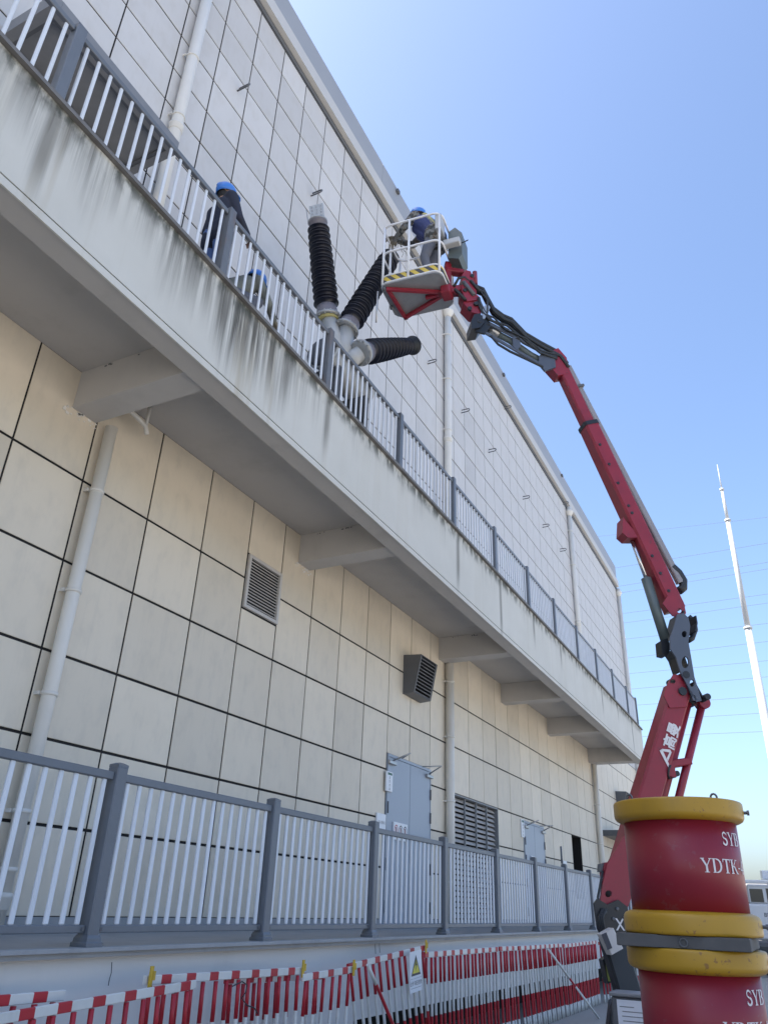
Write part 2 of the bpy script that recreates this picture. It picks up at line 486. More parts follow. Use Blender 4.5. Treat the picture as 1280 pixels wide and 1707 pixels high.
def lettering(mb, s, size, o, e1, e2, center=True, mi=0, bold=0.0):
    vs, fs = text_polys(s, size, bold)
    if not vs: return mb
    x0 = min(v[0] for v in vs); x1 = max(v[0] for v in vs); y0 = min(v[1] for v in vs); y1 = max(v[1] for v in vs)
    cx, cy = ((x0 + x1) / 2, (y0 + y1) / 2) if center else (0, 0)
    o, e1, e2 = Vector(o), Vector(e1), Vector(e2)
    mb.add([o + e1 * (v[0] - cx) + e2 * (v[1] - cy) for v in vs], fs, mi)
    return mb

# ================================================================== the setting
g = MB().add([(-600, -400, 0), (600, -400, 0), (600, 900, 0), (-600, 900, 0)], [(0, 1, 2, 3)]).build('ground', 'ground')
g['kind'] = 'structure'

# ------------------------------------------------------------------ building
Y0, Y1 = -14.0, 36.1            # length of the facade
BAL0, BAL1 = -6.0, 27.45       # length of the balcony
XF = 1.75                      # front of the balcony
DECK = 7.16
LEDX, LEDZ = 1.62, 1.275       # front edge / top of the loading platform
ZTOP = 15.62
bld = thing('industrial_building', (0, 0, 0), 'long pale building clad in square panels with a balcony and grey parapet', 'building')

def subtract(rects, hole):
    out = []
    for (a, b, c, d) in rects:
        h0, h1, h2, h3 = hole
        if h0 >= b - 1e-6 or h1 <= a + 1e-6 or h2 >= d - 1e-6 or h3 <= c + 1e-6:
            out.append((a, b, c, d)); continue
        if h2 > c: out.append((a, b, c, h2))
        if h3 < d: out.append((a, b, h3, d))
        lo, hi = max(c, h2), min(d, h3)
        if h0 > a: out.append((a, h0, lo, hi))
        if h1 < b: out.append((h1, b, lo, hi))
    return out
LV = (14.87, 17.5, 1.40, 3.61)        # big louvre
WN = (23.95, 25.05, 1.95, 3.60)       # narrow window
DR1 = (11.9, 13.69, LEDZ, 3.87)
DR2 = (19.32, 21.02, LEDZ, 3.54)
VT = (7.56, 8.37, 4.985, 5.755)
mb = MB()
for a, b, c, d in subtract(subtract([(Y0, Y1, 0, 16.0)], LV), WN):
    mb.box(-0.40, -0.011, a, b, c, d)
mb.build('wall', 'joint', bld)
MB().box(-14, -0.402, Y0 + 0.02, Y1 - 0.02, 0, 16.0).build('building_core', 'void', bld)
MB().box(-14, -0.03, Y1 - 0.018, Y1 + 0.02, 0, 16.1).build('end_wall', 'panel', bld)
MB().box(-14, 0.03, Y0 - 0.02, Y1 + 0.04, 16.1, 16.2).build('roof', 'parapet', bld)

# cladding panels, each with its own edges
lowcols = [-6.7, -5.74, -4.78, -3.82, -2.86, -1.9, -0.95, 0.0, 0.96, 1.93, 2.89, 3.85, 4.725, 5.69, 6.645, 7.56, 8.37, 9.236, 10.113, 11.013, 11.89, 12.79, 13.69,
           14.86, 15.74, 16.62, 17.5, 18.42, 19.32, 20.17, 21.02, 21.95, 22.95, 23.95, 25.05, 26.0, 26.95, 27.9, 28.85, 29.8, 30.75, 31.7, 32.65, 33.6, 34.55, 35.3, 36.1]
lowrows = [1.395, 2.123, 2.84, 3.61, 4.50, 5.395, 6.56]
upcols = [-6.6, -5.8, -5.0, -4.2, -3.4, -2.55, -1.7, -0.85, 0.0, 0.9, 1.8, 2.7, 3.615, 4.54, 5.285, 6.03, 6.785, 7.53, 8.285, 9.055, 9.825, 10.57, 11.31, 12.05, 12.79, 13.89, 15.015]
while upcols[-1] < 25.2: upcols.append(upcols[-1] + 0.752)
upcols += [26.35, 27.2]
while upcols[-1] < 35.0: upcols.append(upcols[-1] + 0.76)
upcols[-1] = 35.3; upcols.append(36.1)
uprows = [7.21, 7.64, 8.37, 9.10, 9.83, 10.565, 11.295, 11.98, 12.715, 13.455, 14.18, 14.945, 15.62]
cells = []
for i in range(len(lowcols) - 1):
    for j in range(len(lowrows) - 1):
        cells.append((lowcols[i], lowcols[i + 1], lowrows[j], lowrows[j + 1]))
    if lowcols[i] > 27.5: cells.append((lowcols[i], lowcols[i + 1], 6.56, 7.21))
for i in range(len(upcols) - 1):
    for j in range(len(uprows) - 1):
        cells.append((upcols[i], upcols[i + 1], uprows[j], uprows[j + 1]))
for hole in (LV, WN, DR1, DR2, VT):
    cells = subtract(cells, hole)
def shows(c):
    q = [project((0, y, z)) for y in c[:2] for z in c[2:]]
    if any(p is None for p in q): return -1
    q = np.array(q)
    lo, hi = q.min(0), q.max(0)
    if hi[0] < 0 or lo[0] > 1280 or hi[1] < 0 or lo[1] > 1707: return -1
    lo = np.maximum(lo, 0); hi = np.minimum(hi, [1280, 1707])
    hid = 0.35 if 6.9 < (c[2] + c[3]) / 2 < 9 else 1.0
    return (hi - lo).prod() * hid
cells.sort(key=shows, reverse=True)
pm = {}
rest = MB()
for k, (a, b, c, d) in enumerate(cells):
    if b - a < 0.06 or d - c < 0.06: continue
    gy, gz = 0.0115, 0.0135
    if k < 300:
        pmat = M['panelup'] if c > 7.1 else M['panel']
        key = (round(b - a, 3), round(d - c, 3), c > 7.1)
        if key not in pm:
            hy, hz = (b - a) / 2 - gy, (d - c) / 2 - gz
            pm[key] = MB().add([(-0.0095, -hy, -hz), (-0.0095, hy, -hz), (-0.0095, hy, hz), (-0.0095, -hy, hz),
                                (-0.004, -hy, -hz), (-0.004, hy, -hz), (-0.004, hy, hz), (-0.004, -hy, hz),
                                (0, -hy + .004, -hz + .004), (0, hy - .004, -hz + .004), (0, hy - .004, hz - .004), (0, -hy + .004, hz - .004)],
                               [(3, 2, 1, 0), (0, 1, 5, 4), (1, 2, 6, 5), (2, 3, 7, 6), (3, 0, 4, 7), (4, 5, 9, 8), (5, 6, 10, 9), (6, 7, 11, 10), (7, 4, 8, 11), (8, 9, 10, 11)]).mesh('panel', [pmat])
        inst('panel', pm[key], bld, (random.uniform(-0.0015, 0.0015), (a + b) / 2, (c + d) / 2))
    else:
        rest.box(-0.0095, random.uniform(-0.0015, 0.0015), a + gy, b - gy, c + gz, d - gz, 1 if c > 7.1 else 0)
rest.build('far_panels', ['panel', 'panelup'], bld, kind='stuff')
MB().box(-0.023, -0.008, Y0, DR1[0], LEDZ, 1.402).box(-0.023, -0.008, DR1[1], DR2[0], LEDZ, 1.402).box(-0.023, -0.008, DR2[1], Y1, LEDZ, 1.402).build('skirting', 'ledge', bld)

# roof edge: dark shadow gap, pale gutter strip, grey parapet
MB().box(-0.02, 0.03, Y0, Y1, ZTOP + 0.005, ZTOP + 0.14).build('shadow_gap', 'darkmetal', bld)
MB().box(-0.02, 0.13, Y0, Y1 + 0.02, ZTOP + 0.142, ZTOP + 0.46).build('gutter_strip', 'gutter', bld)
mb = MB()
for y in np.arange(Y0, Y1, 6.15):
    mb.box(-0.35, 0.055, y + 0.004, min(y + 6.15, Y1 + 0.03) - 0.004, ZTOP + 0.462, 16.88)
mb.build('parapet', 'parapet', bld)
mb = MB()
for p in ((661, 337), (834, 529), (936, 801)):
    q = at_x(*p, 0.06)
    mb.cbox(0.056, 0.12, q.y - 0.06, q.y + 0.06, 16.70, 16.80, 0.01)
mb.build('parapet_fixing', 'darkmetal', bld)

# balcony: slab, edge beam with a drip groove, cross beams
MB().box(0.001, XF - 0.25, BAL0, BAL1, 6.545, DECK - 0.012).build('balcony_slab', 'soffit', bld)
MB().box(XF - 0.248, XF - 0.02, BAL0, BAL1 - 0.002, 6.055, 6.13).build('balcony_edge_soffit', 'soffit', bld)
MB().box(XF - 0.247, XF, BAL0, BAL1, 6.132, DECK - 0.004).box(XF - 0.018, XF, BAL0, BAL1, 6.045, 6.118).build('balcony_fascia', 'fascia', bld)
MB().box(XF - 0.24, XF - 0.012, BAL0, BAL1 - 0.005, 6.118, 6.132).build('drip_groove', 'joint', bld)
for y in (-4.2, 0.1, 4.38, 8.76, 14.10, 17.98, 22.02, 26.93):
    MB().box(0.002, XF - 0.252, y, y + (0.50 if y > 26 else 0.32), 6.09, 6.543).build('balcony_beam', 'soffit', bld)
MB().box(XF - 0.30, XF + 0.045, BAL0, BAL1 + 0.03, DECK, DECK + 0.035).box(XF - 0.28, XF + 0.02, BAL0, BAL1 + 0.02, DECK + 0.036, DECK + 0.075).build('balcony_coping', 'coping', bld)
MB().box(0.0, XF - 0.31, BAL0, BAL1 - 0.01, DECK - 0.01, DECK + 0.03).build('balcony_floor', 'ledge', bld)
# crumbled render where the beams enter the wall
for bx, by in ((0.0, 4.38), (0.0, 8.76)):
    b = MB()
    for k in range(26):
        yy = by + random.uniform(-0.10, 0.36); zz = 6.09 - abs(random.gauss(0, 0.05))
        r = random.uniform(0.005, 0.018)
        b.cbox(0.0005, 0.006, yy - r, yy + r * 1.4, zz - r, zz + r * 0.7, 0.002)
    b.build('crumbled_render', 'pallet' if False else 'plinth', bld, kind='stuff')

# platform in front of the building
mb = MB()
PL1 = 27.0
mb.box(0.001, LEDX - 0.12, Y0, PL1, 0.52, LEDZ - 0.03)
mb.box(0.001, LEDX - 0.12, Y0, 8.35, 0, 0.52)
mb.build('platform_wall', 'plinth', bld)
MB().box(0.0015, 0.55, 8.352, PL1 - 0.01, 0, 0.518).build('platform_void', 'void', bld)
MB().box(0.0005, LEDX - 0.035, Y0, PL1 + 0.02, LEDZ - 0.06, LEDZ - 0.028).box(0.001, LEDX, Y0, PL1 + 0.02, LEDZ - 0.026, LEDZ).build('platform_ledge', 'ledge', bld)
# hairline cracks in the platform render
for pts in ([(187, 1604), (186, 1622), (183, 1632), (181, 1643)], [(625, 1572), (626, 1590)], [(632, 1571), (633, 1588)]):
    MB().tube([at_x(u, v, LEDX - 0.1195) for u, v in pts], 0.0035, 5).build('render_crack', 'darkmetal', bld)

# double doors with closers and hinges
def double_door(y0, y1, z0, z1):
    d = MB().box(-0.0105, -0.006, y0, y1, z0, z1).build('door', 'joint', bld)
    ym = (y0 + y1) / 2
    for a, b in ((y0 + 0.03, ym - 0.006), (ym + 0.006, y1 - 0.03)):
        MB().cbox(-0.005, 0.022, a, b, z0 + 0.03, z1 - 0.05, 0.006).build('door_leaf', 'door', d)
    MB().box(-0.005, 0.028, y0, y0 + 0.026, z0, z1).box(-0.005, 0.028, y1 - 0.026, y1, z0, z1).box(-0.005, 0.028, y0 + 0.027, y1 - 0.027, z1 - 0.046, z1).build('door_frame', 'door', d)
    for yy, s in ((y0 + 0.12, 1), (y1 - 0.12, -1)):
        b = MB().cbox(0.023, 0.075, yy + s * 0.0 - 0.13, yy + 0.13, z1 - 0.17, z1 - 0.11, 0.01)
        b.tube([(0.05, yy + s * 0.02, z1 - 0.10), (0.33, yy + s * 0.10, z1 + 0.02)], 0.013, 6)
        b.tube([(0.33, yy + s * 0.10, z1 + 0.02), (0.06, yy + s * 0.34, z1 - 0.015)], 0.011, 6)
        b.build('door_closer', 'steel', d)
    for yy in (y0 + 0.028, y1 - 0.028):
        for zz in (z1 - 0.45, z1 - 0.85, z0 + 0.9, z0 + 0.3):
            MB().tube([(0.036, yy, zz - 0.09), (0.036, yy, zz + 0.09)], 0.013, 6).build('hinge', 'darkmetal', d)
    MB().cbox(0.023, 0.05, ym + 0.04, ym + 0.09, z0 + 1.0, z0 + 1.16, 0.006).build('door_handle', 'darkmetal', d)
    return d
double_door(*DR1)
double_door(*DR2)

# big louvre in its reveal
lv = MB().box(-0.39, -0.37, LV[0], LV[1], LV[2], LV[3]).build('louvre_opening', 'void', bld)
for k in range(23):
    z = LV[2] + 0.06 + k * 0.094
    MB().beam((-0.10, LV[0] + 0.03, z), (-0.10, LV[1] - 0.03, z), 0.012, 0.085, side=(1, 0, 0.9)).build('louvre_blade', 'louvrelight', lv)
for y in (LV[0] + 0.04, LV[0] + 0.70, LV[0] + 1.35, LV[0] + 1.98):
    MB().box(-0.068, -0.035, y, y + 0.03, LV[2], LV[3] - 0.03).build('louvre_mullion', 'louvre', lv)
MB().box(-0.36, 0.004, LV[0] + 0.002, LV[1] - 0.002, LV[3] - 0.028, LV[3] - 0.002).box(-0.36, 0.004, LV[1] - 0.028, LV[1] - 0.003, LV[2], LV[3] - 0.03).box(-0.36, 0.004, LV[0] + 0.003, LV[0] + 0.028, LV[2], LV[3] - 0.03).build('louvre_frame', 'louvre', lv)
# narrow window
wn = MB().box(-0.36, -0.34, WN[0], WN[1], WN[2], WN[3]).build('window', 'void', bld)
for a, b in ((WN[0] + 0.05, WN[0] + 0.52), (WN[0] + 0.57, WN[1] - 0.05)):
    MB().box(-0.31, -0.30, a, b, WN[2] + 0.05, WN[3] - 0.05).build('pane', 'glass', wn)
MB().box(-0.335, -0.27, WN[0], WN[0] + 0.05, WN[2], WN[3]).box(-0.335, -0.27, WN[1] - 0.05, WN[1], WN[2], WN[3]).box(-0.335, -0.27, WN[0] + 0.52, WN[0] + 0.57, WN[2], WN[3]).box(-0.334, -0.271, WN[0] + .051, WN[1] - .051, WN[3] - 0.05, WN[3]).build('window_frame', 'darkmetal', wn)

# framed canopy over the balcony door
cn = thing('door_canopy', (0, 3.35, 9.46), 'grey framed flat canopy fixed to the upper wall above the balcony', 'canopy')
MB().box(0.05, 0.72, 2.50, 4.20, 9.50, 9.53).build('canopy_sheet', 'louvre', cn)
MB().box(0.002, 0.78, 4.20, 4.29, 9.45, 9.66).build('canopy_beam', 'louvre', cn)
MB().box(0.002, 0.78, 2.40, 2.50, 9.45, 9.66).build('canopy_beam', 'louvre', cn)
MB().box(0.70, 0.782, 2.501, 4.199, 9.45, 9.66).build('canopy_beam', 'louvre', cn)
MB().box(0.002, 0.06, 2.501, 4.199, 9.45, 9.66).build('canopy_beam', 'darkmetal', cn)
MB().box(0.66, 0.70, 2.51, 4.19, 9.46, 9.50).box(0.06, 0.66, 4.16, 4.199, 9.46, 9.50).box(0.06, 0.66, 2.501, 2.54, 9.46, 9.50).build('canopy_trim', 'darkmetal', cn)

# ------------------------------------------------------------------ drainpipes
def drainpipe(y, z0, z1, r, label, clamps, hopper=False, sockets=(), kinky=False):
    t = thing('drainpipe', (0.10, y, z0), label, 'drainpipe', 'drainpipes on the long facade')
    MB().tube([(0.10, y, z0), (0.10, y, z1)], r, 16).build('pipe', 'pipe', t)
    for z in clamps:
        MB().lathe((0.10, y, z), (0, 0, 1), [(-0.018, r + 0.004), (-0.018, r + 0.010), (0.018, r + 0.010), (0.018, r + 0.004)], 16).box(0.0, 0.06, y - r - 0.022, y - r - 0.004, z - 0.016, z + 0.016).build('clamp', 'pipe', t)
    for z in sockets:
        MB().lathe((0.10, y, z), (0, 0, 1), [(-0.10, r + 0.002), (-0.09, r + 0.012), (-0.02, r + 0.012), (-0.01, r + 0.022), (0.02, r + 0.022), (0.03, r + 0.002)], 16).build('socket', 'pipe', t)
    if hopper:
        MB().lathe((0.10, y, z1), (0, 0, 1), [(-0.05, r + 0.004), (0.02, r + 0.02), (0.10, r + 0.07), (0.16, r + 0.075), (0.20, r + 0.03), (0.34, r + 0.01)], 14).build('hopper', 'pipe', t)
    return t
drainpipe(4.84, LEDZ, 6.085, 0.066, 'cream drainpipe under the balcony at the left edge', (1.75, 2.2, 3.2, 4.2, 5.3), sockets=(1.55,))
drainpipe(4.74, DECK, 15.5, 0.082, 'cream drainpipe on the upper wall behind the worker in a dark jacket', (9.0, 11.1, 12.4, 14.0), True, (10.9,))
drainpipe(14.45, LEDZ, 6.085, 0.085, 'cream drainpipe between the near double door and the big louvre', (2.0, 3.4, 4.6, 5.7))
drainpipe(14.39, DECK, 15.35, 0.085, 'cream drainpipe on the upper wall below the work basket', (9.2, 11.8, 13.3, 14.7), True, (11.55,))
drainpipe(27.3, LEDZ, 6.4, 0.085, 'cream drainpipe at the far end of the balcony on the lower wall', (2.3, 3.6, 4.8))
drainpipe(26.72, DECK, 15.3, 0.085, 'cream drainpipe on the upper wall beyond the row of wall hooks', (9.0, 11.0, 13.2, 14.6), True, (10.9,))
drainpipe(36.0, LEDZ, 15.3, 0.085, 'cream drainpipe at the far corner of the building', (3.0, 5.5, 8.0, 11.0, 13.2), True)
t = thing('condensate_pipe', (0.0, 5.3, 6.4), 'short bent pipe stub under the balcony beside a beam', 'pipe')
MB().tube([(0.25, 4.72, 6.32), (0.25, 5.0, 6.30), (0.25, 5.16, 6.26), (0.25, 5.2, 6.18)], 0.026, 8).build('bend', 'pipe', t)
MB().tube([(0.25, 5.16, 6.27), (0.25, 5.16, 6.54)], 0.02, 8).build('hanger', 'pipe', t)

# ------------------------------------------------------------------ wall hooks
ordw = ['first', 'second', 'third', 'fourth', 'fifth', 'sixth', 'seventh', 'eighth', 'ninth', 'tenth', 'eleventh', 'twelfth', 'thirteenth', 'fourteenth']
for k, (y, z) in enumerate([(5.82, 13.2), (8.08, 13.2), (13.39, 13.15), (15.57, 13.12), (17.63, 13.08), (20.8, 13.15), (22.98, 13.15), (25.2, 13.19), (19.28, 15.60), (26.2, 15.58)]):
    a = [(0.0, y, z - 0.055)] + [(0.17 + 0.05 * math.cos(p), y + 0.0, z + 0.055 * math.sin(p)) for p in np.linspace(-math.pi / 2, math.pi / 2, 7)] + [(0.0, y, z + 0.055)]
    a = [Vector((p[0], p[1] + 0.35 * (p[2] - z), p[2])) for p in a]
    lab = ('%s steel wall hook from the left in the long row on the upper wall' % ordw[k]) if k < 8 else ('%s steel wall hook just under the roof edge' % ('nearer' if k == 8 else 'farther'))
    single(MB().tube(a, 0.014, 6), 'wall_hook', 'darkmetal', lab, 'hook', (0, y, z), 'steel hooks on the upper wall')

# ------------------------------------------------------------------ vents
v = thing('louvre_vent', (0, (VT[0] + VT[1]) / 2, VT[2]), 'flat light grey louvre vent set in the lower wall under the balcony', 'vent')
MB().box(-0.0105, -0.008, VT[0], VT[1], VT[2], VT[3]).build('backing', 'void', v)
fr = MB()
for (a, b, c, d) in ((VT[0] + .01, VT[0] + .06, VT[2] + .01, VT[3] - .01), (VT[1] - .06, VT[1] - .01, VT[2] + .01, VT[3] - .01), (VT[0] + .061, VT[1] - .061, VT[2] + .01, VT[2] + .055), (VT[0] + .061, VT[1] - .061, VT[3] - .055, VT[3] - .01)):
    fr.cbox(-0.0075, 0.035, a, b, c, d, 0.004)
fr.build('frame', 'louvrelight', v)
for k in range(15):
    z = VT[2] + 0.085 + k * 0.0425
    MB().beam((0.010, VT[0] + 0.061, z), (0.010, VT[1] - 0.061, z), 0.007, 0.036, side=(1, 0, 1)).build('slat', 'louvrelight', v)

def hood_vent(y0, y1, z0, z1, depth, label):
    v = thing('vent_hood', (0, (y0 + y1) / 2, z0), label, 'vent')
    pr = [(0.0, z1), (depth * 0.62, z1), (depth, z1 - 0.12), (depth * 0.55, z0 - 0.02), (0.0, z0)]
    pr = [(0.0, z0), (0.0, z1), (depth, z1 - 0.02), (depth * 0.62, z0 + 0.02)]
    th = 0.012
    for yy in (y0, y1 - th):
        MB().prism(pr, (0.002, yy, 0), (1, 0, 0), (0, 0, 1), (0, th, 0)).build('side_cheek', 'darkmetal', v)
    MB().beam((0.003, (y0 + y1) / 2, z1 - 0.004), (depth, (y0 + y1) / 2, z1 - 0.026), y1 - y0 - 2 * th - 0.002, 0.012, side=(0, 1, 0)).build('top_sheet', 'darkmetal', v)
    MB().beam((0.003, (y0 + y1) / 2, z0 + 0.006), (depth * 0.62, (y0 + y1) / 2, z0 + 0.026), y1 - y0 - 2 * th - 0.002, 0.012, side=(0, 1, 0)).build('bottom_sheet', 'darkmetal', v)
    MB().box(0.003, 0.012, y0 + 0.014, y1 - 0.014, z0 + 0.015, z1 - 0.015).build('back_plate', 'void', v)
    n = 11
    for k in range(n):
        f = (k + 0.7) / (n + 0.4)
        x = depth * (0.62 + 0.38 * f) - 0.03; z = z0 + 0.02 + (z1 - z0 - 0.04) * f
        MB().beam((x, y0 + 0.014, z), (x, y1 - 0.014, z), 0.01, 0.055, side=(0.75, 0, 1)).build('slat', 'louvre', v)
    for yy in (y0 + 0.015, y1 - 0.045):
        MB().beam((depth * 0.62 - 0.012, yy + 0.015, z0 + 0.03), (depth - 0.012, yy + 0.015, z1 - 0.03), 0.03, 0.016, side=(0, 1, 0)).build('front_frame', 'darkmetal', v)
    return v
hood_vent(12.45, 13.20, 5.0, 5.72, 0.36, 'dark grey slanted vent hood on the lower wall above the near double door')
hood_vent(31.0, 31.8, 5.0, 5.7, 0.4, 'dark grey vent hood on the far wall beyond the balcony end')
c2 = thing('far_canopy', (0, 29.5, 4.0), 'dark flat canopy on the far lower wall beyond the balcony end', 'canopy')
MB().box(0.002, 1.1, 28.2, 31.0, 3.92, 4.10).build('canopy_slab', 'darkmetal', c2)
MB().box(1.1, 1.13, 28.2, 31.0, 3.86, 4.14).build('canopy_edge', 'louvre', c2)

# ------------------------------------------------------------------ railings
def railing(name, label, x, posts, ztop, zrail, zbar0, zfoot, post_w, nbars, barw, barmat_, base, rust=()):
    t = thing(name, (x, posts[0], zfoot), label, 'railing')
    hw = post_w / 2
    pmesh = MB().cbox(-hw, hw, -hw, hw, 0, ztop - zfoot - 0.03, 0.008)
    pmd = pmesh.mesh('post', [M['rail']]); pmr = pmesh.mesh('post', [M['railrust']])
    cmd = MB().add([(-hw + .003, -hw + .003, 0), (hw - .003, -hw + .003, 0), (hw - .003, hw - .003, 0), (-hw + .003, hw - .003, 0),
                    (-hw + .003, -hw + .003, .02), (hw - .003, -hw + .003, .02), (hw - .003, hw - .003, .02), (-hw + .003, hw - .003, .02),
                    (-.02, -.02, .034), (.02, -.02, .034), (.02, .02, .034), (-.02, .02, .034)],
                   [(3, 2, 1, 0), (0, 1, 5, 4), (1, 2, 6, 5), (2, 3, 7, 6), (3, 0, 4, 7), (4, 5, 9, 8), (5, 6, 10, 9), (6, 7, 11, 10), (7, 4, 8, 11), (8, 9, 10, 11)]).mesh('post_cap', [M['rail']])
    bh = zrail - 0.055 - zbar0
    bmd = MB().cbox(-0.012, 0.012, -barw / 2, barw / 2, 0, bh, 0.007).mesh('bar', [M[barmat_]])
    bp = MB().lathe((0, 0, 0), (0, 0, 1), [(0, 0.105), (0.022, 0.105), (0.03, 0.092), (0.05, 0.09), (0.07, 0.075)], 4, sm=False).mesh('base_plate', [M['rail']])
    for v_ in bp.vertices:
        c_, s_ = math.cos(math.pi / 4), math.sin(math.pi / 4)
        v_.co = (v_.co.x * c_ - v_.co.y * s_, v_.co.x * s_ + v_.co.y * c_, v_.co.z)
    for i, y in enumerate(posts):
        p = inst('post', pmr if i in rust else pmd, t, (x, y, zfoot))
        c = bpy.data.objects.new('post_cap', cmd); col.objects.link(c); c.parent = p; c.location = (0, 0, ztop - zfoot - 0.033)
        if base:
            c = bpy.data.objects.new('base_plate', bp); col.objects.link(c); c.parent = p; c.location = (0, 0, 0.0005)
    for a, b in zip(posts[:-1], posts[1:]):
        ra, rb = a + hw + 0.001, b - hw - 0.001
        MB().cbox(x - 0.024, x + 0.024, ra, rb, zrail - 0.058, zrail, 0.006).build('top_rail', 'rail', t)
        MB().cbox(x - 0.018, x + 0.018, ra, rb, zbar0 - 0.048, zbar0, 0.005).build('bottom_rail', 'rail', t)
        n = max(1, round(nbars * (b - a) / 2.12))
        for k in range(n):
            inst('bar', bmd, t, (x, ra + (rb - ra) * (k + 0.5) / n + random.uniform(-.002, .002), zbar0))
        if base:
            for yy in (ra + 0.03, rb - 0.03):
                MB().cbox(x + 0.0245, x + 0.029, yy - 0.012, yy + 0.012, zbar0 - 0.036, zbar0 - 0.012, 0.002).build('rail_screw', 'darkmetal', t)
    return t
up_posts = [-2.0, 0.14, 2.285, 4.434, 6.562, 8.664, 10.784, 12.886, 15.005, 17.09, 19.22, 21.38, 23.56, 25.72, 27.35]
railing('balcony_railing', 'grey railing with white bars along the edge of the upper balcony', XF - 0.09, up_posts, 8.245, 8.185, 7.33, DECK + 0.0755, 0.10, 15, 0.033, 'bar', False, rust=(3, 4))
lo_posts = [-1.92, 0.2, 2.32, 4.444, 6.51, 8.60, 10.71, 12.85, 14.97, 17.09, 19.22, 21.34, 23.46, 25.58]
railing('platform_railing', 'grey railing with white bars along the edge of the loading platform', 1.52, lo_posts, 2.475, 2.405, 1.405, LEDZ + 0.0005, 0.105, 15, 0.040, 'bar', True)
# return of the balcony railing at its far end
rr = thing('balcony_end_railing', (0.1, 27.37, DECK + 0.08), 'short end railing closing the far end of the balcony', 'railing')
MB().cbox(0.02, XF - 0.145, 27.35, 27.39, 8.127, 8.185, 0.006).build('top_rail', 'rail', rr)
MB().cbox(0.02, XF - 0.145, 27.352, 27.388, 7.28, 7.33, 0.006).build('bottom_rail', 'rail', rr)
bm_ = MB().cbox(-0.018, 0.018, -0.012, 0.012, 0, 0.80, 0.006).mesh('bar', [M['bar']])
for k in range(11): inst('bar', bm_, rr, (0.08 + k * 0.145, 27.37, 7.329))
MB().cbox(0.002, 0.05, 27.33, 27.41, DECK + 0.031, 8.24, 0.006).build('post', 'rail', rr)

# ================================================================== bushings on the balcony
bu = thing('bushing_assembly', (1.40, 7.33, DECK + 0.03), 'three dark ribbed high voltage bushings fanning from a grey tank on the balcony', 'bushing')
BO = Vector((1.42, 7.33, 8.30))
MB().lathe((1.42, 6.78, 8.12), (0, 1, 0), [(0, 0.10), (0.0, 0.24), (0.05, 0.24), (0.05, 0.20), (0.10, 0.20), (1.02, 0.20), (1.02, 0.24), (1.07, 0.24), (1.07, 0.1)], 24).build('tank', 'tank', bu)
MB().lathe((1.42, 6.755, 8.12), (0, 1, 0), [(0, 0.02), (0.0, 0.21), (0.024, 0.22), (0.024, 0.02)], 24).build('tank_cover', 'darkmetal', bu)
for yy in (6.95, 7.68):
    MB().cbox(1.20, 1.64, yy - 0.05, yy + 0.05, DECK + 0.031, 7.93, 0.01).build('tank_support', 'darkmetal', bu)
MB().cbox(1.05, 1.30, 7.22, 7.5, 7.5, 8.05, 0.02).build('mechanism_box', 'darkmetal', bu)
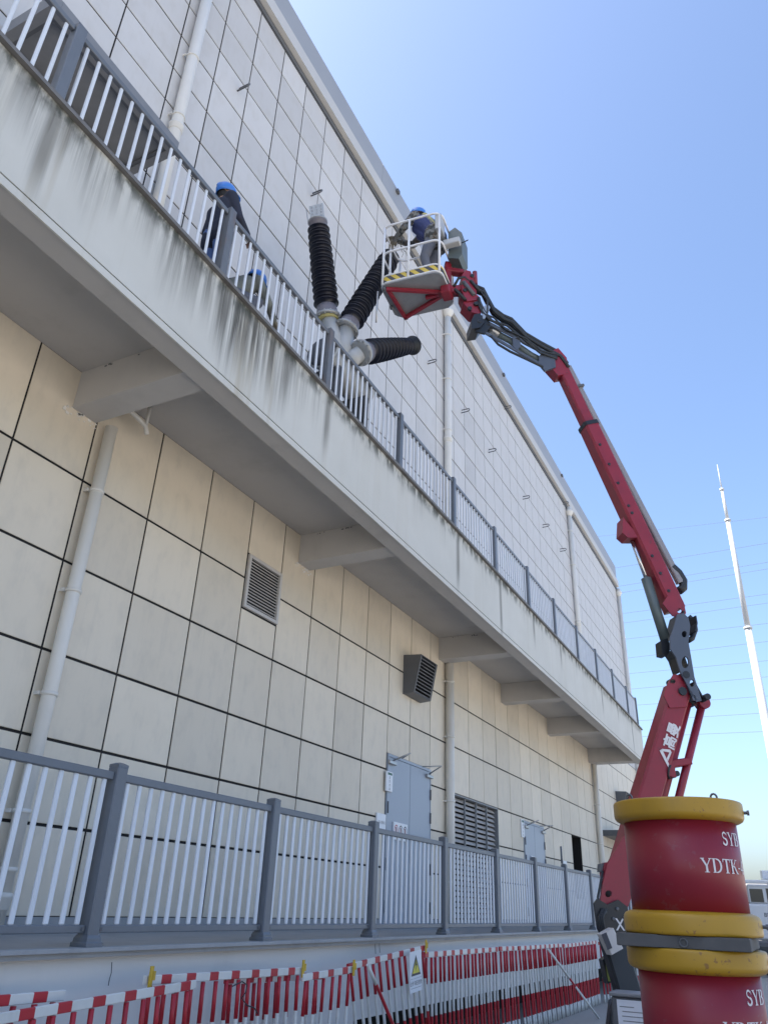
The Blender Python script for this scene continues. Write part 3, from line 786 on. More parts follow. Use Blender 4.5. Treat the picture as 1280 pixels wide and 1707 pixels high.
def bushing(a, b, end, taper=0.10):
    """a: lower flange, b: top plate of the shed stack"""
    a, b = Vector(a), Vector(b)
    d = (b - a).normalized(); L = (b - a).length
    neck = MB()
    neck.lathe(BO, a - BO, [(0.05, 0.115), ((a - BO).length - 0.02, 0.115)], 20)
    p = neck.build('neck', 'tank', bu)
    f = MB().lathe(a, d, [(-0.04, 0.11), (-0.04, 0.188), (-0.005, 0.188), (0.0, 0.15)], 24)
    ref = d.orthogonal().normalized()
    for k in range(12):
        q = Matrix.Rotation(2 * math.pi * k / 12, 3, d) @ ref * 0.168
        f.lathe(a + q - d * 0.06, d, [(0, 0.014), (0.075, 0.014)], 6, sm=False)
    f.build('flange', 'flange', p)
    MB().lathe(a, d, [(0.0, 0.162), (0.02, 0.162), (0.15, 0.142), (0.17, 0.12)], 24).build('collar', 'collar', p)
    pr = [(0.17, 0.115)]
    n = 23; s0, s1 = 0.19, L - 0.10
    for k in range(n):
        h = s0 + (s1 - s0) * k / n
        r = (0.186 if k % 2 == 0 else 0.170) * (1 - taper * (k / n) ** 1.5)
        st = (s1 - s0) / n
        pr += [(h, 0.110 * (1 - 0.1 * k / n)), (h + st * 0.30, r * 0.96), (h + st * 0.36, r), (h + st * 0.46, r), (h + st * 0.80, 0.116 * (1 - 0.1 * k / n))]
    pr.append((s1, 0.10))
    MB().lathe(a, d, pr, 28).build('sheds', 'sheds', p)
    MB().lathe(a, d, [(s1 - 0.01, 0.10), (L - 0.04, 0.10), (L - 0.02, 0.135), (L, 0.145)], 24).build('top_collar', 'collar' if end == 'terminal' else 'rubber', p)
    MB().lathe(a, d, [(L + 0.0005, 0.05), (L + 0.0005, 0.15), (L + 0.025, 0.15), (L + 0.026, 0.05)], 24).build('top_plate', 'flange' if end == 'terminal' else 'black', p)
    if end == 'terminal':
        e1 = Vector((1, 0.25, 0)); e1 = (e1 - d * e1.dot(d)).normalized(); e2 = d.cross(e1)
        holes = [circle(-0.07 + 0.07 * i, 0.05 + 0.058 * j, 0.012, 8) for i in range(3) for j in range(5)]
        MB().prism([(-0.11, 0), (0.11, 0), (0.11, 0.33), (-0.11, 0.33)], b + d * 0.015 - e2 * 0.011, e1, d, e2 * 0.022, holes).build('terminal_plate', 'mast', p)
        MB().tube([b + d * 0.01 - e1 * 0.15, b + d * 0.30 - e1 * 0.16], 0.008, 6).build('terminal_rod', 'steel', p)
        MB().lathe(b + d * 0.012, d, [(0, 0.11), (0.03, 0.11), (0.031, 0.05)], 20).build('terminal_base', 'white', p)
        MB().lathe(a, d, [(-0.09, 0.11), (-0.09, 0.155), (-0.05, 0.155), (-0.05, 0.11)], 20).build('yellow_band', 'harness', p)
    return p
bushing(at_y(546, 527, 7.22), at_y(530, 372, 6.92), 'terminal')
bushing(at_y(578, 548, 7.36), at_y(650, 430, 7.86), 'cap')
bushing(at_y(603, 588, 7.42), at_y(687, 576, 8.52), 'cap', 0.32)

# ================================================================== aerial lift
TH = R_(35.0)
PA = Vector((2.95, 7.55, 0)); PD = Vector((math.cos(TH), math.sin(TH), 0)); PN = Vector((math.sin(TH), -math.cos(TH), 0))   # PN: towards the camera side
def bp(u, v, off=0.0):
    """point in the boom's vertical plane seen at (u, v), moved sideways by off"""
    r = Vector(ray(u, v)); c = Vector(CAM)
    t = PN.dot(PA + PN * off - c) / PN.dot(r)
    return c + r * t
lift = thing('aerial_lift', (4.75, 8.8, 0), 'red articulated boom lift with a white work basket raised beside the balcony', 'aerial lift')
UP3 = Vector((0, 0, 1))
def pbeam(a, b, w, h, name, mat, c=0.03, parent=None, w2=None, h2=None):
    o = MB().beam(a, b, w, h, side=PN, c=c, w2=w2, h2=h2).build(name, mat, parent or lift)
    return o
def pplate(pts, off, th, name, mat, holes=(), parent=None):
    """plate traced in the boom plane"""
    nf = off + th                       # the face on the camera side
    o0 = bp(*pts[0], nf)
    to = lambda q: ((bp(*q, nf) - o0).dot(PD), (bp(*q, nf) - o0).z)
    return MB().prism([to(q) for q in pts], o0 - PN * th, PD, UP3, PN * th, [[to(q) for q in h] for h in holes]).build(name, mat, parent or lift)
def pcirc(u, v, r, ry=None, n=12):
    return [(u + r * math.cos(2 * math.pi * k / n), v + (ry or r) * math.sin(2 * math.pi * k / n)) for k in range(n)]
# lower boom
lb0, lb1 = bp(1030, 1480), bp(1128, 1150)
lower = pbeam(lb0, lb1, 0.27, 0.25, 'lower_boom', 'red', 0.022, w2=0.25, h2=0.23)
d_ = (lb1 - lb0).normalized()
MB().lathe(lb1 - PN * 0.17 - d_ * 0.06, PN, [(0, 0.045), (0.34, 0.045)], 16).build('boom_pin', 'black', lower)
pplate([(1112, 1140), (1122, 1124), (1138, 1126), (1147, 1150), (1144, 1178), (1116, 1180), (1106, 1160)], 0.128, 0.016, 'boom_cheek', 'red', [pcirc(1121, 1136, 5, 4)])
# boom foot with its pivot hole
pplate([(1000, 1506), (1004, 1474), (1012, 1440), (1040, 1392), (1072, 1392), (1062, 1470), (1046, 1512), (1020, 1545), (1004, 1535)], 0.13, 0.03, 'boom_foot', 'red', [pcirc(1014, 1490, 6, 6)])
pplate([(1000, 1506), (1004, 1474), (1012, 1440), (1040, 1392), (1072, 1392), (1062, 1470), (1046, 1512), (1020, 1545), (1004, 1535)], -0.16, 0.03, 'boom_foot', 'red', [pcirc(1014, 1490, 6, 6)])
MB().lathe(bp(1014, 1490, -0.13), PN, [(0, 0.05), (0.24, 0.05)], 14).build('foot_pin', 'black', lift)
pplate([(1006, 1448), (1009, 1438), (1020, 1436), (1021, 1456), (1008, 1462)], 0.02, 0.12, 'boom_bracket', 'red')
pplate([(1001, 1440), (1010, 1438), (1010, 1454), (1000, 1453)], 0.03, 0.08, 'work_light', 'darkmetal')
# parallel links and lift cylinder behind the lower boom
lk1, lk2 = bp(1170, 1173), bp(1098, 1460)
MB().tube([lk1, lk2], 0.042, 12).lathe(lk1 - PN * 0.06, PN, [(0, 0.065), (0.12, 0.065)], 16).build('levelling_link', 'red', lift)
MB().tube([bp(1145, 1172, -0.05), bp(1072, 1450, -0.05)], 0.05, 12).build('lift_cylinder', 'red', lift)
pbeam(bp(1112, 1275), bp(1146, 1270), 0.16, 0.075, 'link_bracket', 'red', 0.01)
pplate([(1106, 1272), (1122, 1268), (1127, 1296), (1110, 1292)], -0.10, 0.20, 'link_lug', 'red')
for q in ((1115, 1294), (1126, 1290)):
    MB().lathe(bp(*q) - PN * 0.03, PN, [(0, 0.03), (0.06, 0.03)], 10).build('hose_fitting', 'rubber', lift)
MB().tube([bp(1117, 1276, .14), bp(1114, 1283, .15), bp(1113, 1292, .13), bp(1115, 1298, .1)], 0.012, 6).build('hose_loop', 'rubber', lift)
# lettering on the lower boom
ang = (lb1 - lb0).normalized()
side1 = ang.cross(PN).normalized()
if side1.z > 0: side1 = -side1
e1, e2 = ang, PN.cross(ang).normalized()
base = PN * 0.1435
cen = lambda u, v: lb0 + ang * (bp(u, v) - lb0).dot(ang) + side1 * 0.025 + PN * 0.135
lt = MB()
lettering(lt, '高曼', 0.145, cen(1109, 1230) + PN * 0.003, ang, PN.cross(ang), bold=0.004)
lt.build('boom_lettering', 'letter', lower)
o = cen(1096, 1262) + PN * 0.003; ex = ang; ey = PN.cross(ang)
am = MB()
for tri in ([(-0.10, -0.06), (-0.065, -0.06), (0.05, 0.055), (0.02, 0.075)], [(0.02, 0.075), (0.05, 0.055), (0.085, -0.03), (0.06, -0.055)], [(-0.02, -0.02), (-0.045, -0.04), (0.055, -0.05), (0.06, -0.03)]):
    am.add([o + ex * p[0] + ey * p[1] for p in tri], [(0, 1, 2, 3)])
am.build('boom_emblem', 'letter', lower)

# knuckle between the booms: two side plates, webs
kp = [(1139, 1022), (1147, 1030), (1150, 1043), (1147, 1070), (1151, 1093), (1157, 1129), (1169, 1168), (1160, 1170), (1145, 1142), (1134, 1121), (1126, 1095), (1117, 1082), (1116, 1064), (1124, 1040), (1128, 1024)]
kh = [pcirc(1140, 1057, 4.2, 5.5), pcirc(1141.5, 1104, 6, 10), pcirc(1153, 1139, 4, 6), [(1157, 1158), (1161, 1167), (1155, 1168), (1153, 1163)]]
pplate(kp, 0.17, 0.022, 'knuckle_plate', 'knuckle', kh)
pplate(kp, -0.192, 0.022, 'knuckle_plate', 'knuckle', kh)
def web(pts, name='knuckle_web', mat='black', wid=0.336, th=0.016):
    q = [bp(*p) for p in pts]
    b = MB()
    for a, c in zip(q[:-1], q[1:]):
        b.beam(a, c, wid, th, side=PN)
    return b.build(name, mat, lift)
web([(1128, 1026), (1124, 1042), (1117, 1066)])
web([(1118, 1084), (1126, 1096), (1134, 1120)])
web([(1147, 1034), (1149, 1046), (1147, 1060)])
web([(1158, 1168), (1144, 1142)])
MB().lathe(bp(1129, 1132) - PN * 0.2, PN, [(0, 0.04), (0.4, 0.04)], 14).build('knuckle_pin', 'black', lift)
MB().lathe(bp(1164, 1168) - PN * 0.2, PN, [(0, 0.035), (0.4, 0.035)], 14).build('knuckle_pin', 'black', lift)
MB().tube([bp(1147, 1028), bp(1156, 1036), bp(1158, 1050), bp(1153, 1064), bp(1146, 1068)], 0.032, 10).build('hose_loop', 'rubber', lift)
MB().tube([bp(1122, 1060, .1), bp(1126, 1048, .14), bp(1132, 1046, .12), bp(1128, 1058, .08), bp(1122, 1070, .1)], 0.014, 6).build('hose_loop', 'chrome', lift)
# upper boom: outer section, telescope, cable tray
ub0, ub1, ub2 = bp(1124, 1018), bp(981, 712), bp(928, 600)
upper = pbeam(ub0, ub1, 0.22, 0.20, 'upper_boom', 'red', 0.025)
dU = (ub1 - ub0).normalized(); nU = PN.cross(dU).normalized()
if nU.x > 0: nU = -nU     # nU: left and down
pplate([(1104, 1006), (1112, 994), (1132, 990), (1139, 1004), (1143, 1022), (1136, 1032), (1120, 1026)], 0.112, 0.014, 'boom_heel', 'red', [pcirc(1132, 1018, 4, 4)])
tel = pbeam(ub1 - dU * 0.02, ub2, 0.155, 0.155, 'telescopic_boom', 'red', 0.02)
MB().beam(ub1 - dU * 0.02, ub1 + dU * 0.035, 0.235, 0.215, side=PN, c=0.028).build('boom_collar', 'black', upper)
for k in range(6):
    p = ub1 + dU * (0.14 + 0.13 * k)
    MB().cbox(-0.012, 0.012, -0.012, 0.012, -0.012, 0.012, 0.003).build('stop_bolt', 'red', tel)
    o = bpy.data.objects['stop_bolt' if k == 0 else 'stop_bolt.%03d' % k]
    o.location = p + nU * 0.085 - ORG[lift.name] + PN * random.uniform(-.05, .05)
for k, q in enumerate(((987, 750), (999, 783), (1011, 815), (1031, 852), (1036, 864), (1070, 935), (1087, 963), (1101, 992))):
    a = bp(*q)
    a = ub0 + dU * (a - ub0).dot(dU)
    MB().lathe(a + PN * 0.106 + nU * 0.035, PN, [(0, 0.020), (0.010, 0.020), (0.0101, 0.010)], 10).build('boom_bolt', 'black', upper)
tr0, tr1 = bp(1133, 972), bp(946, 612)
MB().beam(tr0, tr1, 0.08, 0.08, side=PN, c=0.012).build('cable_tray', 'greytube', upper)
MB().beam(bp(958, 648) - nU * 0.11, bp(958, 648) + nU * 0.13, 0.14, 0.03, side=PN).build('tray_bracket', 'darkmetal', tel)
MB().tube([bp(1119, 945), bp(1130, 955), bp(1138, 968), bp(1138, 980), bp(1131, 985)], 0.05, 10).build('hose_loop', 'rubber', lift)
# luffing cylinder between the knuckle and the upper boom
MB().tube([bp(1050, 893), bp(1078, 968)], 0.026, 12).build('cylinder_rod', 'chrome', lift)
MB().tube([bp(1076, 964), bp(1109, 1068)], 0.058, 14).build('cylinder_barrel', 'ctrlbox', lift)
pplate([(1040, 880), (1058, 876), (1062, 892), (1044, 898), (1038, 892)], -0.05, 0.10, 'cylinder_bracket', 'black')
pplate([(1101, 1068), (1112, 1064), (1118, 1080), (1112, 1092), (1103, 1090)], -0.07, 0.14, 'cylinder_bracket', 'black')
pplate([(1038, 862), (1046, 872), (1056, 884), (1062, 896), (1046, 896), (1037, 888)], -0.09, 0.18, 'boom_gusset', 'red')
# jib: two parallel arms, hoses, end castings
for off in (0.085, -0.085):
    MB().beam(bp(920, 594, off), bp(803, 533, off), 0.03, 0.055, side=PN, c=0.008).build('jib_arm', 'knuckle', lift)
    MB().beam(bp(908, 612, off), bp(795, 547, off), 0.026, 0.05, side=PN, c=0.008).build('jib_arm', 'knuckle', lift)
    pplate([(855, 577), (854, 562), (860, 560), (866, 566), (868, 576), (862, 584)], off - 0.016, 0.032, 'jib_gusset', 'knuckle')
    pplate([(898, 594), (904, 586), (924, 588), (926, 612), (908, 618), (898, 606)], off - 0.016, 0.032, 'jib_gusset', 'knuckle')
    pplate([(792, 536), (800, 524), (814, 532), (818, 544), (808, 556), (793, 552)], off - 0.016, 0.032, 'jib_gusset', 'black')
MB().beam(bp(812, 545, -0.085), bp(812, 545, 0.085), 0.07, 0.07, side=UP3).beam(bp(862, 569, -0.085), bp(862, 569, 0.085), 0.09, 0.06, side=UP3).build('jib_spacer', 'black', lift)
MB().tube([bp(922, 612, 0.0), bp(884, 592, 0.02), bp(850, 568, 0.0), bp(812, 548, 0.0)], 0.045, 10).build('jib_cylinder', 'ctrlbox', lift)
MB().tube([bp(832, 558, 0.0), bp(815, 548, 0.0)], 0.06, 12).build('jib_cylinder_head', 'steel', lift)
for k, (du, dv, off) in enumerate(((0, 0, 0.03), (-3, 4, -0.03), (2, 6, 0.08), (-1, 9, 0.0))):
    MB().tube([bp(945 + du, 606 + dv, off), bp(932 + du, 588 + dv, off), bp(900 + du, 571 + dv, off), bp(875 + du, 556 + dv, off), bp(852 + du, 532 + dv, off), bp(838 + du, 526 + dv, off), bp(822 + du, 514 + dv, off), bp(812 + du, 496 + dv, off), bp(805 + du, 482 + dv, off), bp(793 + du, 477 + dv, off)], 0.026, 8).build('jib_hose', 'rubber', lift)
for k_ in range(4):
    jx = lambda a_: random.uniform(-a_, a_)
    MB().tube([bp(928 + jx(4), 596 + jx(4), .10), bp(900 + jx(5), 584 + jx(5), .12 + jx(.03)), bp(872 + jx(6), 566 + jx(6), .12 + jx(.03)), bp(845 + jx(6), 548 + jx(6), .12 + jx(.03)), bp(820 + jx(5), 534 + jx(5), .12), bp(804 + jx(4), 520 + jx(4), .12), bp(796 + jx(3), 500 + jx(4), .12)], random.uniform(0.011, 0.018), 6).build('jib_hose', 'rubber', lift)
MB().tube([bp(905, 612, .12), bp(880, 600, .12), bp(850, 586, .13), bp(830, 574, .13), bp(818, 560, .12)], 0.018, 6).build('jib_hose', 'rubber', lift)
pplate([(912, 606), (916, 586), (930, 580), (944, 596), (948, 622), (930, 626)], -0.08, 0.16, 'boom_head', 'red')
pplate([(785, 535), (786, 548), (800, 546), (808, 536), (800, 522), (790, 524)], -0.13, 0.26, 'jib_casting', 'black')
pplate([(786, 520), (800, 524), (806, 512), (798, 494), (786, 484), (776, 492), (772, 505)], -0.10, 0.2, 'jib_head', 'red')
pplate([(804, 532), (808, 531), (817, 512), (812, 506), (805, 512)], 0.10, 0.03, 'jib_lever', 'steel')
# basket rotator
pplate([(770, 458), (776, 450), (784, 452), (788, 462), (794, 476), (794, 500), (778, 502), (770, 486)], -0.12, 0.24, 'rotator', 'red')
MB().lathe(bp(778, 490) - UP3 * 0.02, UP3, [(0, 0.12), (0.14, 0.12), (0.16, 0.08), (0.30, 0.08), (0.31, 0.05)], 16).build('rotator_motor', 'ctrlbox', lift)
MB().tube([bp(791, 454), bp(792, 474)], 0.035, 10).build('rotator_valve', 'red', lift)
pbeam(bp(742, 486), bp(785, 484), 0.16, 0.10, 'basket_arm', 'red', 0.015)
pbeam(bp(744, 452), bp(772, 456), 0.12, 0.07, 'basket_arm', 'red', 0.012)
pbeam(bp(746, 440), bp(746, 490), 0.10, 0.09, 'basket_arm', 'red', 0.012)
MB().tube([bp(756, 478, .08), bp(764, 464, .12), bp(774, 462, .12), bp(782, 470, .1)], 0.02, 6).build('hose_loop', 'rubber', lift)

for k_, (q0, q1, r_) in enumerate((((772, 470), (790, 492), 0.03), ((758, 482), (776, 500), 0.022), ((784, 468), (800, 486), 0.024))):
    MB().tube([bp(*q0, 0.13), bp(*q1, 0.13)], r_, 8).build('rotator_fitting', 'rubber' if k_ else 'darkmetal', lift)
for q in ((774, 486), (786, 462), (792, 508), (782, 516), (798, 538)):
    MB().lathe(bp(*q, 0.10), PN, [(0, 0.03), (0.035, 0.03), (0.036, 0.015)], 10).build('pivot_bolt', 'black', lift)
MB().tube([bp(800, 486, .1), bp(812, 500, .12), bp(812, 520, .12), bp(806, 532, .1)], 0.018, 6).build('hose_loop', 'rubber', lift)
# basket
BZ = 9.20
bang = R_(6.0)
bO = Vector((2.12, 7.0, BZ)); bX = Vector((math.cos(bang), math.sin(bang), 0)); bY = Vector((-math.sin(bang), math.cos(bang), 0))
BW, BD = 0.88, 0.72
def bk(x, y, z=0.0): return bO + bX * x + bY * y + UP3 * z
bas = MB().prism([(0.12, 0), (BW - 0.12, 0), (BW - 0.035, 0.035), (BW, 0.12), (BW, BD - 0.1), (BW - 0.1, BD), (0.1, BD), (0, BD - 0.1), (0, 0.12), (0.035, 0.035)], bO, bX, bY, UP3 * 0.03).build('basket', 'alu', lift)
for a, b in (((0.08, 0.06), (BW - 0.06, BD * 0.52)), ((0.13, BD - 0.03), (BW - 0.06, BD * 0.56)), ((0.10, 0.08), (0.14, BD - 0.04)), ((BW * 0.62, BD * 0.54), (BW + 0.12, BD * 0.54))):
    MB().beam(bk(*a, -0.032), bk(*b, -0.032), 0.05, 0.042, side=UP3).build('floor_frame', 'red', bas)
pb = MB().cbox(-0.07, 0.07, -0.10, 0.10, -0.07, 0.07, 0.015)
pb.v = [bk(BW - 0.02 + v_[0], BD * 0.5 + v_[1], -0.06 + v_[2]) for v_ in pb.v]
pb.build('arm_socket', 'red', bas)
def rounded(z, x0=0.0, x1=BW, y0=0.0, y1=BD, r=0.12, back=True):
    pts = []
    for cx, cy, a0 in ((x0 + r, y0 + r, 180), (x1 - r, y0 + r, 270), (x1 - r, y1 - r, 0), (x0 + r, y1 - r, 90)):
        for k in range(5):
            a = R_(a0 + 22.5 * k)
            pts.append(bk(cx + r * math.cos(a), cy + r * math.sin(a), z))
    pts.append(pts[0])
    return pts
for z in (1.12, 0.60):
    MB().tube(rounded(z), 0.016, 8, caps=False).build('guard_rail', 'white', bas)
for z in (0.155, 0.03):
    MB().tube(rounded(z), 0.013, 6, caps=False).build('toe_rail', 'white', bas)
tb = MB()
rp0, rp1 = rounded(0.035), rounded(0.15)
for i in range(len(rp0) - 1):
    tb.add([rp0[i], rp0[i + 1], rp1[i + 1], rp1[i]], [(0, 1, 2, 3)])
tbo = tb.build('toe_board', 'stripe', bas)
so = tbo.modifiers.new('thickness', 'SOLIDIFY'); so.thickness = 0.004
for x, y in ((0.03, 0.03), (BW * 0.47, 0.0), (BW - 0.03, 0.03), (0.03, BD - 0.03), (BW - 0.03, BD - 0.03), (0.0, BD * 0.5), (BW, BD * 0.72)):
    MB().tube([bk(x, y, 0.03), bk(x, y, 1.12)], 0.018, 8).build('stanchion', 'white', bas)
MB().tube([bk(-0.02, 0.0, -0.10), bk(-0.03, 0.02, -0.62)], 0.013, 8).build('hanging_rod', 'steel', bas)
for x, y in ((0.03, 0.05), (0.12, BD - 0.02), (0.0, BD * 0.6)):
    MB().lathe(bk(x, y, -0.03), bX, [(0, 0.028), (0.05, 0.028)], 10).build('bumper_roller', 'darkmetal', bas)
cb = MB().prism([(0, 0), (0.15, -0.06), (0.20, 0.02), (0.20, 0.42), (0.10, 0.56), (0, 0.5)], bk(BW + 0.02, 0.30, 0.52), bX, UP3, bY * 0.30)
cb.build('control_box', 'ctrlbox', bas)
cb = MB().cbox(-0.045, 0.045, -0.1, 0.1, -0.14, 0.14, 0.01); cb.v = [bk(BW - 0.05 + v_[0], 0.12 + v_[1], 0.98 + v_[2]) for v_ in cb.v]
cb.build('manual_box', 'tank', bas)
cb = MB().cbox(-0.12, 0.12, -0.05, 0.05, -0.05, 0.05, 0.01); cb.v = [bk(BW + 0.10 + v_[0], 0.20 + v_[1], 0.68 + v_[2]) for v_ in cb.v]
cb.build('control_panel', 'tank', bas)
MB().tube([bk(BW + 0.22, 0.35, 0.80), bk(BW + 0.30, 0.33, 0.80), bk(BW + 0.30, 0.28, 0.74), bk(BW + 0.22, 0.28, 0.72)], 0.008, 6).build('control_cable', 'rubber', bas)

# chassis: turret plates, column, outriggers, crawler body
pl = [(990, 1506), (996, 1498), (1012, 1508), (1030, 1500), (1046, 1512), (1050, 1560), (1060, 1620), (1030, 1620), (1014, 1585), (996, 1548)]
pplate(pl, 0.165, 0.03, 'turret_plate', 'black')
pplate(pl, -0.195, 0.03, 'turret_plate', 'black')
xm = MB()
o = bp(1033, 1541, 0.197)
for sgn in (1, -1):
    xm.add([o + PD * (sgn * -0.035 - 0.009) + UP3 * -0.05, o + PD * (sgn * -0.035 + 0.009) + UP3 * -0.05, o + PD * (sgn * 0.035 + 0.009) + UP3 * 0.05, o + PD * (sgn * 0.035 - 0.009) + UP3 * 0.05], [(0, 1, 2, 3)])
    o = o + PN * 0.0015
xm.build('turret_lettering', 'letter', lift)
ccx = bp(1060, 1600)
MB().lathe((ccx.x, ccx.y, 0.62), UP3, [(0, 0.30), (0.10, 0.30), (0.12, 0.24), (0.40, 0.24)], 20).build('turret_base', 'black', lift)
MB().cbox(ccx.x - 0.45, ccx.x + 0.75, ccx.y - 0.38, ccx.y + 0.38, 0.30, 0.62, 0.05).build('chassis', 'black', lift)
for s in (-0.36, 0.36):
    tk = MB().prism([(-0.7, 0.16), (-0.62, 0.03), (-0.5, 0.0), (0.9, 0.0), (1.02, 0.03), (1.1, 0.16), (1.02, 0.30), (-0.62, 0.30)], (ccx.x, ccx.y + s - 0.11, 0.001), (1, 0, 0), (0, 0, 1), (0, 0.22, 0)).build('crawler_track', 'rubber', lift)
    for k in range(4):
        MB().lathe((ccx.x - 0.45 + 0.42 * k, ccx.y + s - 0.125, 0.15), (0, 1, 0), [(0, 0.10), (0.25, 0.10)], 14).build('track_wheel', 'darkmetal', tk)
for sx, sy in ((-1, -1), (-1, 1), (1, -1), (1, 1)):
    a = Vector((ccx.x + 0.15 + sx * 0.35, ccx.y + sy * 0.36, 0.60))
    kne = a + Vector((0.25 + sx * 0.12, sy * 0.30, 0.30)); ft = a + Vector((0.25 + sx * 0.16, sy * 0.50, -0.56))
    l = MB().beam(a, kne, 0.12, 0.14, c=0.015).beam(kne, ft, 0.10, 0.12, c=0.012).build('outrigger', 'black', lift)
    MB().lathe((ft.x, ft.y, 0.001), UP3, [(0, 0.14), (0.03, 0.14), (0.05, 0.06), (0.09, 0.05)], 16).build('outrigger_foot', 'darkmetal', l)
# slanting stabiliser leg and its junction box in front of the turret
MB().beam(bp(1018, 1560, 0.25), bp(1062, 1707, 0.35), 0.14, 0.22, side=PN, c=0.02).build('stabiliser_leg', 'black', lift)
jb = MB().beam(bp(1008, 1552, 0.42), bp(1024, 1586, 0.42), 0.12, 0.13, side=PN, c=0.008)
jb.build('junction_box', 'louvrelight', lift)
MB().beam(bp(1006, 1556, 0.485), bp(1016, 1582, 0.485), 0.002, 0.05, side=PN).build('junction_box_label', 'ink', lift)
pplate([(1008, 1598), (1026, 1596), (1036, 1636), (1014, 1636)], -0.45, 0.10, 'green_cover', 'greenplate')
pplate([(1004, 1600), (1012, 1594), (1018, 1638), (1012, 1640)], -0.46, 0.10, 'cover_edge', 'black')

# control stand with a paper sheet in front of the lift
cp = at_y(1040, 1662, 7.35)
ct = thing('control_stand', (cp.x, 7.40, 0), 'dark control cabinet with a white paper sheet stuck to it', 'cabinet')
MB().cbox(cp.x - 0.11, cp.x + 0.32, 7.36, 7.60, 0.30, cp.z, 0.012).build('cabinet_body', 'darkmetal', ct)
MB().cbox(cp.x - 0.12, cp.x + 0.33, 7.34, 7.61, cp.z + 0.0005, cp.z + 0.03, 0.008).build('cabinet_lid', 'louvre', ct)
MB().box(cp.x - 0.065, cp.x + 0.20, 7.356, 7.3595, cp.z - 0.40, cp.z - 0.02).build('paper_sheet', 'paper', ct)
pr_ = MB()
for k in range(10):
    x0 = cp.x - 0.045 + random.uniform(0, .02)
    pr_.box(x0, x0 + random.uniform(0.09, 0.21), 7.3545, 7.3555, cp.z - 0.07 - k * 0.032, cp.z - 0.064 - k * 0.032)
pr_.build('paper_print', 'louvre', ct)
for sx in (-0.09, 0.27):
    for sy in (7.39, 7.56):
        MB().box(cp.x + sx, cp.x + sx + 0.03, sy, sy + 0.03, 0.0005, 0.2995).build('leg', 'darkmetal', ct)

# ================================================================== drums
DC = Vector((5.272, 5.80, 0))
def glyphs(text, h):
    """serif capitals as small polygons, unit height scaled to h; returns polygons and advance"""
    T, S, W = 0.075, 0.05, 0.16      # thin stroke, serif height, thick stroke
    def bar(x0, y0, x1, y1, w):      # slanted stroke with horizontal ends
        return [(x0 - w / 2, y0), (x0 + w / 2, y0), (x1 + w / 2, y1), (x1 - w / 2, y1)]
    def ser(x, y, w): return [(x - w / 2, y), (x + w / 2, y), (x + w / 2, y + S), (x - w / 2, y + S)]
    def arc(cx, cy, rx, ry, a0, a1, w0, w1, n=10):
        out = []
        for i in range(n):
            p = []
            for j, s in ((i, 1), (i + 1, 1), (i + 1, -1), (i, -1)):
                a = R_(a0 + (a1 - a0) * j / n); f = abs(math.cos(a)); w = w1 + (w0 - w1) * f
                p.append((cx + (rx + s * w / 2) * math.cos(a), cy + (ry + s * w / 2) * math.sin(a)))
            out.append(p)
        return out
    G = {'Y': (0.86, [bar(0.12, 1, 0.43, 0.45, W), bar(0.76, 1, 0.45, 0.45, T), bar(0.43, 0, 0.43, 0.47, W), ser(0.43, 0, 0.38), ser(0.14, 1 - S, 0.30), ser(0.75, 1 - S, 0.24)]),
         'D': (0.90, [bar(0.18, 0, 0.18, 1, W), ser(0.20, 0, 0.34), ser(0.20, 1 - S, 0.34)] + arc(0.36, 0.5, 0.40, 0.462, -90, 90, W, T)),
         'T': (0.80, [bar(0.40, 0, 0.40, 1, W), ser(0.40, 0, 0.36), [(0.03, 0.93), (0.77, 0.93), (0.77, 1), (0.03, 1)], [(0.03, 0.76), (0.07, 0.76), (0.11, 0.94), (0.03, 0.94)], [(0.77, 0.76), (0.73, 0.76), (0.69, 0.94), (0.77, 0.94)]]),
         'K': (0.88, [bar(0.18, 0, 0.18, 1, W), ser(0.18, 0, 0.34), ser(0.18, 1 - S, 0.34), bar(0.26, 0.45, 0.70, 1, T), bar(0.42, 0.55, 0.74, 0, W), ser(0.70, 1 - S, 0.26), ser(0.76, 0, 0.28)]),
         'S': (0.66, arc(0.32, 0.74, 0.20, 0.225, 20, 270, T, W * 0.9) + arc(0.32, 0.26, 0.22, 0.23, -160, 90, W, W * 0.9) + [bar(0.54, 0.72, 0.54, 0.95, 0.04), bar(0.09, 0.05, 0.09, 0.28, 0.04)]),
         'B': (0.80, [bar(0.18, 0, 0.18, 1, W), ser(0.20, 0, 0.34), ser(0.20, 1 - S, 0.34)] + arc(0.36, 0.75, 0.24, 0.215, -90, 90, W, T) + arc(0.36, 0.27, 0.30, 0.235, -90, 90, W, T)),
         '-': (0.46, [[(0.06, 0.36), (0.40, 0.36), (0.40, 0.44), (0.06, 0.44)]]),
         '4': (0.66, [bar(0.46, 0, 0.46, 1, 0.13), [(0.04, 0.27), (0.64, 0.27), (0.64, 0.35), (0.04, 0.35)], bar(0.07, 0.33, 0.42, 0.98, 0.07)])}
    x, out = 0.0, []
    for ch in text:
        adv, ps = G[ch]
        out += [[((x + p[0]) * h, p[1] * h) for p in q] for q in ps]
        x += adv
    return out, x * h
